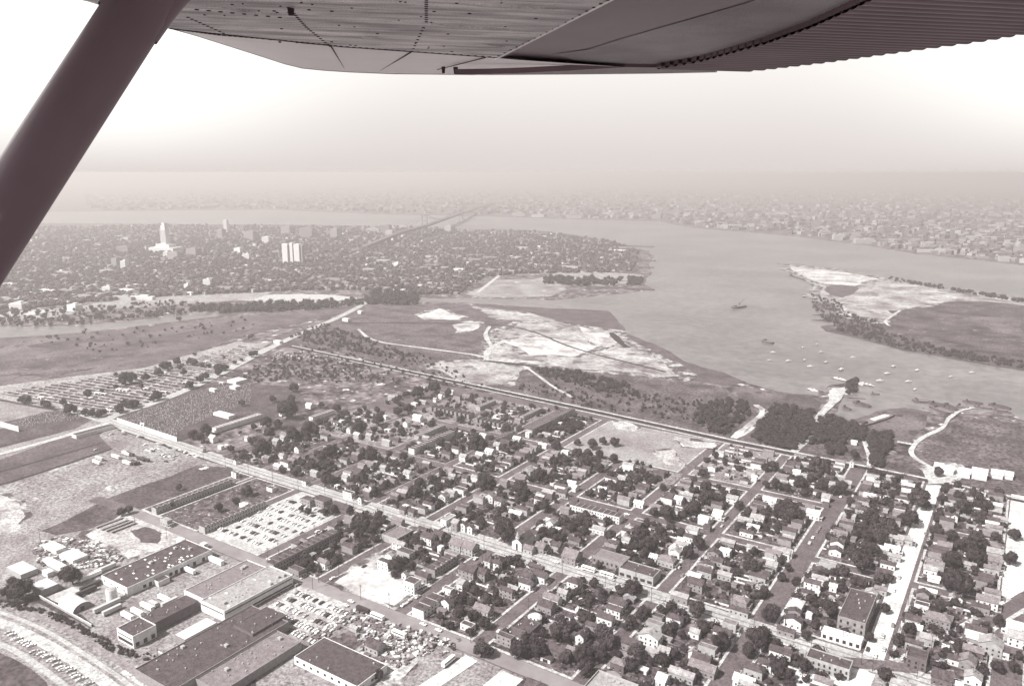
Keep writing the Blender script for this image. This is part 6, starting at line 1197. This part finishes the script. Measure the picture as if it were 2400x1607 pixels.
# aileron bay: dark recess, then the aileron skin and the beaded flap
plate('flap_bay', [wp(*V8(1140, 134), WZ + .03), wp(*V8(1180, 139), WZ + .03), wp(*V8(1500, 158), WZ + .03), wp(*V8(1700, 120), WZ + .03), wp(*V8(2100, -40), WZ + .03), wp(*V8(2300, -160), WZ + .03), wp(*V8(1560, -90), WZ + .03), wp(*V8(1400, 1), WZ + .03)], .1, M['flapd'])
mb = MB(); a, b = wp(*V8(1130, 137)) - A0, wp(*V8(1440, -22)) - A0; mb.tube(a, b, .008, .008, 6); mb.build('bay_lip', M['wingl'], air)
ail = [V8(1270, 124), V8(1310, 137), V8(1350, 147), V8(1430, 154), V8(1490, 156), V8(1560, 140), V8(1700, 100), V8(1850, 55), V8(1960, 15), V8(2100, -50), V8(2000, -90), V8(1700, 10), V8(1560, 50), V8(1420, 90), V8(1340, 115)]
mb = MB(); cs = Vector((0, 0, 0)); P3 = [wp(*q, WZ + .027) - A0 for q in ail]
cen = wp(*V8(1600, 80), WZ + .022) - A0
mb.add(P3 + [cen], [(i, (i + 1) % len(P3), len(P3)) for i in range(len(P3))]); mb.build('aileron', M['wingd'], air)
# beaded flap: ridges run along the chord; every bead hangs a little below the sheet
d1 = (wp(2400, 26) - wp(1900, 2)); rd = Vector((d1.x, d1.y, 0)).normalized(); nd = Vector((-rd.y, rd.x, 0))
if nd.dot(FWD) < 0: nd = -nd
low = [V8(1490, 169), V8(1500, 169), V8(1640, 166), V8(1750, 156), V8(1900, 138), V8(2100, 110), V8(2250, 90), V8(2342, 74), V8(2700, 0), V8(3200, -100), V8(4200, -250)]
upp = [V8(1490, 156), V8(1500, 155), V8(1600, 138), V8(1750, 96), V8(1850, 60), V8(1950, 15), V8(2100, -60), V8(2300, -170), V8(2600, -330), V8(3000, -420)]
FZ = WZ - .0
def cross(line, v, side_):
    """where the boundary polyline crosses the ridge coordinate v"""
    Pn = [wp(*q, FZ) - A0 for q in line]; best = None
    for a, b in zip(Pn, Pn[1:]):
        va, vb = a.dot(nd), b.dot(nd)
        if (va - v) * (vb - v) <= 0 and abs(va - vb) > 1e-6:
            t = (v - va) / (vb - va); u = (a + (b - a) * t).dot(rd); best = u if best is None else (max(best, u) if side_ else min(best, u))
    return best
vmax = max((wp(*q, FZ) - A0).dot(nd) for q in low); vmin = .3; per = .085; mb = MB(); v = vmax - .002; k = 0
while v > vmin:
    v0, v1 = v - per, v; ua = cross(upp, v0 + per / 2, False); ub = cross(low, v0 + per / 2, True)
    if ub is None and ua is not None: ub = ua + 2
    if ua is not None and ub is not None and ub > ua:
        m_ = 8; L0 = []; L1 = []
        ub_a = cross(low, v0 + .003, True) or ub; ub_b = cross(low, v1 - .003, True) or ub
        for i in range(m_ + 1):
            t = i / m_; vv = v0 + (v1 - v0) * t; zz = -.016 * math.sin(math.pi * t) ** .8
            ue = ub_a + (ub_b - ub_a) * t ** 2.2
            L0.append(rd * ua + nd * vv + Vector((0, 0, zz))); L1.append(rd * ue + nd * vv + Vector((0, 0, zz)))
        mb.add(L0 + L1, [(i, i + 1, m_ + 2 + i, m_ + 1 + i) for i in range(m_)])
        TT = [p + Vector((0, 0, .05)) for p in L0 + L1]; mb.add(TT, [(i + 1, i, m_ + 1 + i, m_ + 2 + i) for i in range(m_)])
        mb.add([L1[0], L1[-1], TT[-1], TT[m_ + 1]], [(0, 1, 2, 3)]); mb.add([L0[0], L0[-1], TT[m_], TT[0]], [(0, 1, 2, 3)])
    v -= per
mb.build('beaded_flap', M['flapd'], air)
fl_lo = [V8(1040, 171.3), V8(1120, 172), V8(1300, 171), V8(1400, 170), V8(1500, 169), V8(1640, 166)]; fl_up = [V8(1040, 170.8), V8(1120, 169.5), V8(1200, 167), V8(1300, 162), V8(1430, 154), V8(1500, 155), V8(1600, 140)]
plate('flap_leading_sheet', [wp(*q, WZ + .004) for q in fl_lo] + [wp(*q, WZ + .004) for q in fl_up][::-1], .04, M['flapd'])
# rivet rows and seams on the lower skin
def rivets(name, a, b, n, r=.006, z=WZ):
    mb = MB()
    for i in range(n):
        t = i / max(1, n - 1); p = wp(a[0] + (b[0] - a[0]) * t, a[1] + (b[1] - a[1]) * t, z) - A0; mb.tube(p + Vector((0, 0, -.003)), p + Vector((0, 0, .01)), r * .7, r, 6)
    mb.build(name, M['rivet'], air)
def sline(a, b, z=WZ): return a, b
pts_ = [V8(392, 66), V8(500, 80), V8(640, 92), V8(780, 106), V8(940, 118), V8(1120, 130)]
for a, b in zip(pts_, pts_[1:]): rivets('rivet_row', a, b, 12, .015)
for a, b in ((V8(660, 18), V8(700, 62)), (V8(700, 62), V8(755, 106)), (V8(975, 0), V8(975, 50)), (V8(975, 50), V8(942, 118)), (V8(430, 40), V8(520, 80)), (V8(1140, 128), V8(1280, 60))): rivets('rivet_row', a, b, 11, .012)
for a, b in ((V8(1280, 60), V8(1390, 0)), (V8(450, 22), V8(640, 40))): rivets('rivet_row', a, b, 8, .014)
def seamline(a, b, r=.004, dz=.0):
    mb = MB(); mb.tube(wp(*a, WZ + dz) - A0, wp(*b, WZ + dz) - A0, r, r, 5); mb.build('panel_seam', M['rivet'], air)
seamline(V8(392, 66), V8(780, 107)); seamline(V8(780, 107), V8(1140, 132.5))
def tipseam(a0, b0, t0, t1):
    mb = MB(); P_ = []
    for i in range(9):
        t = i / 8; q = (a0[0] + (b0[0] - a0[0]) * t, a0[1] + (b0[1] - a0[1]) * t); P_.append(wp(*q, WZ + .001 + .42 * (t0 + (t1 - t0) * t) ** 2 - .003) - A0)
    for a, b in zip(P_, P_[1:]): mb.tube(a, b, .004, .004, 5)
    mb.build('panel_seam', M['rivet'], air)
tipseam(V8(757, 107), V8(792, 163), 0, 1); tipseam(V8(940, 120), V8(862, 166), 0, 1); tipseam(V8(1110, 132), V8(1000, 160), 0, .7)
for x, y, s in ((1042, 160, .02), (1014, 159, .016), (665, 20, .018)):
    mb = MB(); p = wp(*V8(x, y), WZ + (.06 if y > 100 else 0)) - A0; mb.tube(p - Vector((0, 0, .03)), p + Vector((0, 0, .02)), s * .7, s, 8); mb.build('drain_fitting', M['rivet'], air)
# long dents / stringer bulges pressed into the skin
for a, b, w in ((V8(470, 12), V8(655, 38), .03), (V8(860, 45), V8(1240, 75), .03), (V8(1030, 8), V8(1290, 22), .035), (V8(820, 84), V8(870, 85), .015), (V8(1090, 98), V8(1200, 112), .014)):
    P0 = wp(*a) - A0; P1 = wp(*b) - A0; mb = MB(); d = (P1 - P0).normalized(); n_ = Vector((-d.y, d.x, 0)); L = (P1 - P0).length; V_ = []
    for i in range(13):
        t = i / 12; ww = w * math.sin(math.pi * t) ** .6 + .001
        for s, z in ((-1, .001), (-.4, -.010), (.4, -.010), (1, .001)): V_.append(P0 + d * L * t + n_ * ww * s + Vector((0, 0, z * (1 if abs(s) == 1 else math.sin(math.pi * t)))))
    mb.add(V_, [(4 * i + j, 4 * i + j + 1, 4 * i + j + 5, 4 * i + j + 4) for i in range(12) for j in range(3)]); mb.build('stringer_bulge', M['wing'], air, smooth=True)
for k in range(46):
    x_ = random.uniform(440, 1250); y_ = random.uniform(4, 90 + (x_ - 400) * .045)
    if x_ > 1120 + (120 - y_) * 2: continue
    rivets('stray_rivet', V8(x_, y_), V8(x_ + 6, y_), 1, random.uniform(.006, .013))
# grime streaks along the airflow
t = M['wing'].node_tree; bs = t.nodes['Principled BSDF']; src = bs.inputs['Base Color'].links[0].from_socket
ge = N(t, 'ShaderNodeNewGeometry'); da = N(t, 'ShaderNodeVectorMath', operation='DOT_PRODUCT'); da.inputs[1].default_value = rd * 1.3; db = N(t, 'ShaderNodeVectorMath', operation='DOT_PRODUCT'); db.inputs[1].default_value = nd * 9
t.links.new(ge.outputs['Position'], da.inputs[0]); t.links.new(ge.outputs['Position'], db.inputs[0]); cx_ = N(t, 'ShaderNodeCombineXYZ'); t.links.new(da.outputs['Value'], cx_.inputs[0]); t.links.new(db.outputs['Value'], cx_.inputs[1])
nz = N(t, 'ShaderNodeTexNoise'); nz.inputs['Scale'].default_value = 1; nz.inputs['Detail'].default_value = 8; nz.inputs['Roughness'].default_value = .65; t.links.new(cx_.outputs[0], nz.inputs['Vector'])
mr = N(t, 'ShaderNodeMapRange'); mr.inputs['From Min'].default_value = .38; mr.inputs['From Max'].default_value = .62; mr.inputs['To Min'].default_value = .45; mr.inputs['To Max'].default_value = 1.25; t.links.new(nz.outputs[0], mr.inputs['Value'])
sv = N(t, 'ShaderNodeVectorMath', operation='SCALE'); t.links.new(src, sv.inputs[0]); t.links.new(mr.outputs[0], sv.inputs['Scale']); t.links.new(sv.outputs[0], bs.inputs['Base Color'])
# strut
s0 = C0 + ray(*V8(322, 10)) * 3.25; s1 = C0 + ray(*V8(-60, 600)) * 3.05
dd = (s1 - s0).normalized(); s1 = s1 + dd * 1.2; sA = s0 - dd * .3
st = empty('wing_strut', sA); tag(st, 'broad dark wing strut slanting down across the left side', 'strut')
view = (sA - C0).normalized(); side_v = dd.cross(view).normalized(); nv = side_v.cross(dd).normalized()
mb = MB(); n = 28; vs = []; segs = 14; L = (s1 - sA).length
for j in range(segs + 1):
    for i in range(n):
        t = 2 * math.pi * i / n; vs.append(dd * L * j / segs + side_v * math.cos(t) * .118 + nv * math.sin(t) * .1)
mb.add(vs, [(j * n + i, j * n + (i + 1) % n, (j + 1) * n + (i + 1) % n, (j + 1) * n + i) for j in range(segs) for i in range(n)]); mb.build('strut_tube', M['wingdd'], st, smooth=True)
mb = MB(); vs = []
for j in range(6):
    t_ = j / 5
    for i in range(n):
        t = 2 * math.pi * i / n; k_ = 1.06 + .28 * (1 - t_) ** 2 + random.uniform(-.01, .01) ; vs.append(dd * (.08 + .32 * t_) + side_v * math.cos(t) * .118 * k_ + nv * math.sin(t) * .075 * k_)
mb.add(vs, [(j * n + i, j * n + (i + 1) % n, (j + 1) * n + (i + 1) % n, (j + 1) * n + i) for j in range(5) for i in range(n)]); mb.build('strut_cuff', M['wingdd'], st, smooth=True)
# ------------------------------------------------------------------ haze
mb = MB(); mb.box((-6600, 19500, (H + 4 - 3) / 2), (52900, 44800, H + 4 + 3)); hz = mb.build('haze', [])
hm = bpy.data.materials.new('haze'); hm.use_nodes = True; t = hm.node_tree; t.nodes.clear(); o_ = N(t, 'ShaderNodeOutputMaterial'); pv = N(t, 'ShaderNodeVolumePrincipled')
pv.inputs['Color'].default_value = (.785, .735, .72, 1); pv.inputs['Density'].default_value = 2.0e-4; pv.inputs['Anisotropy'].default_value = .2
t.links.new(pv.outputs[0], o_.inputs['Volume']); hz.data.materials.append(hm); tag(hz, 'thin pale haze over the river and city', 'haze', kind='stuff')
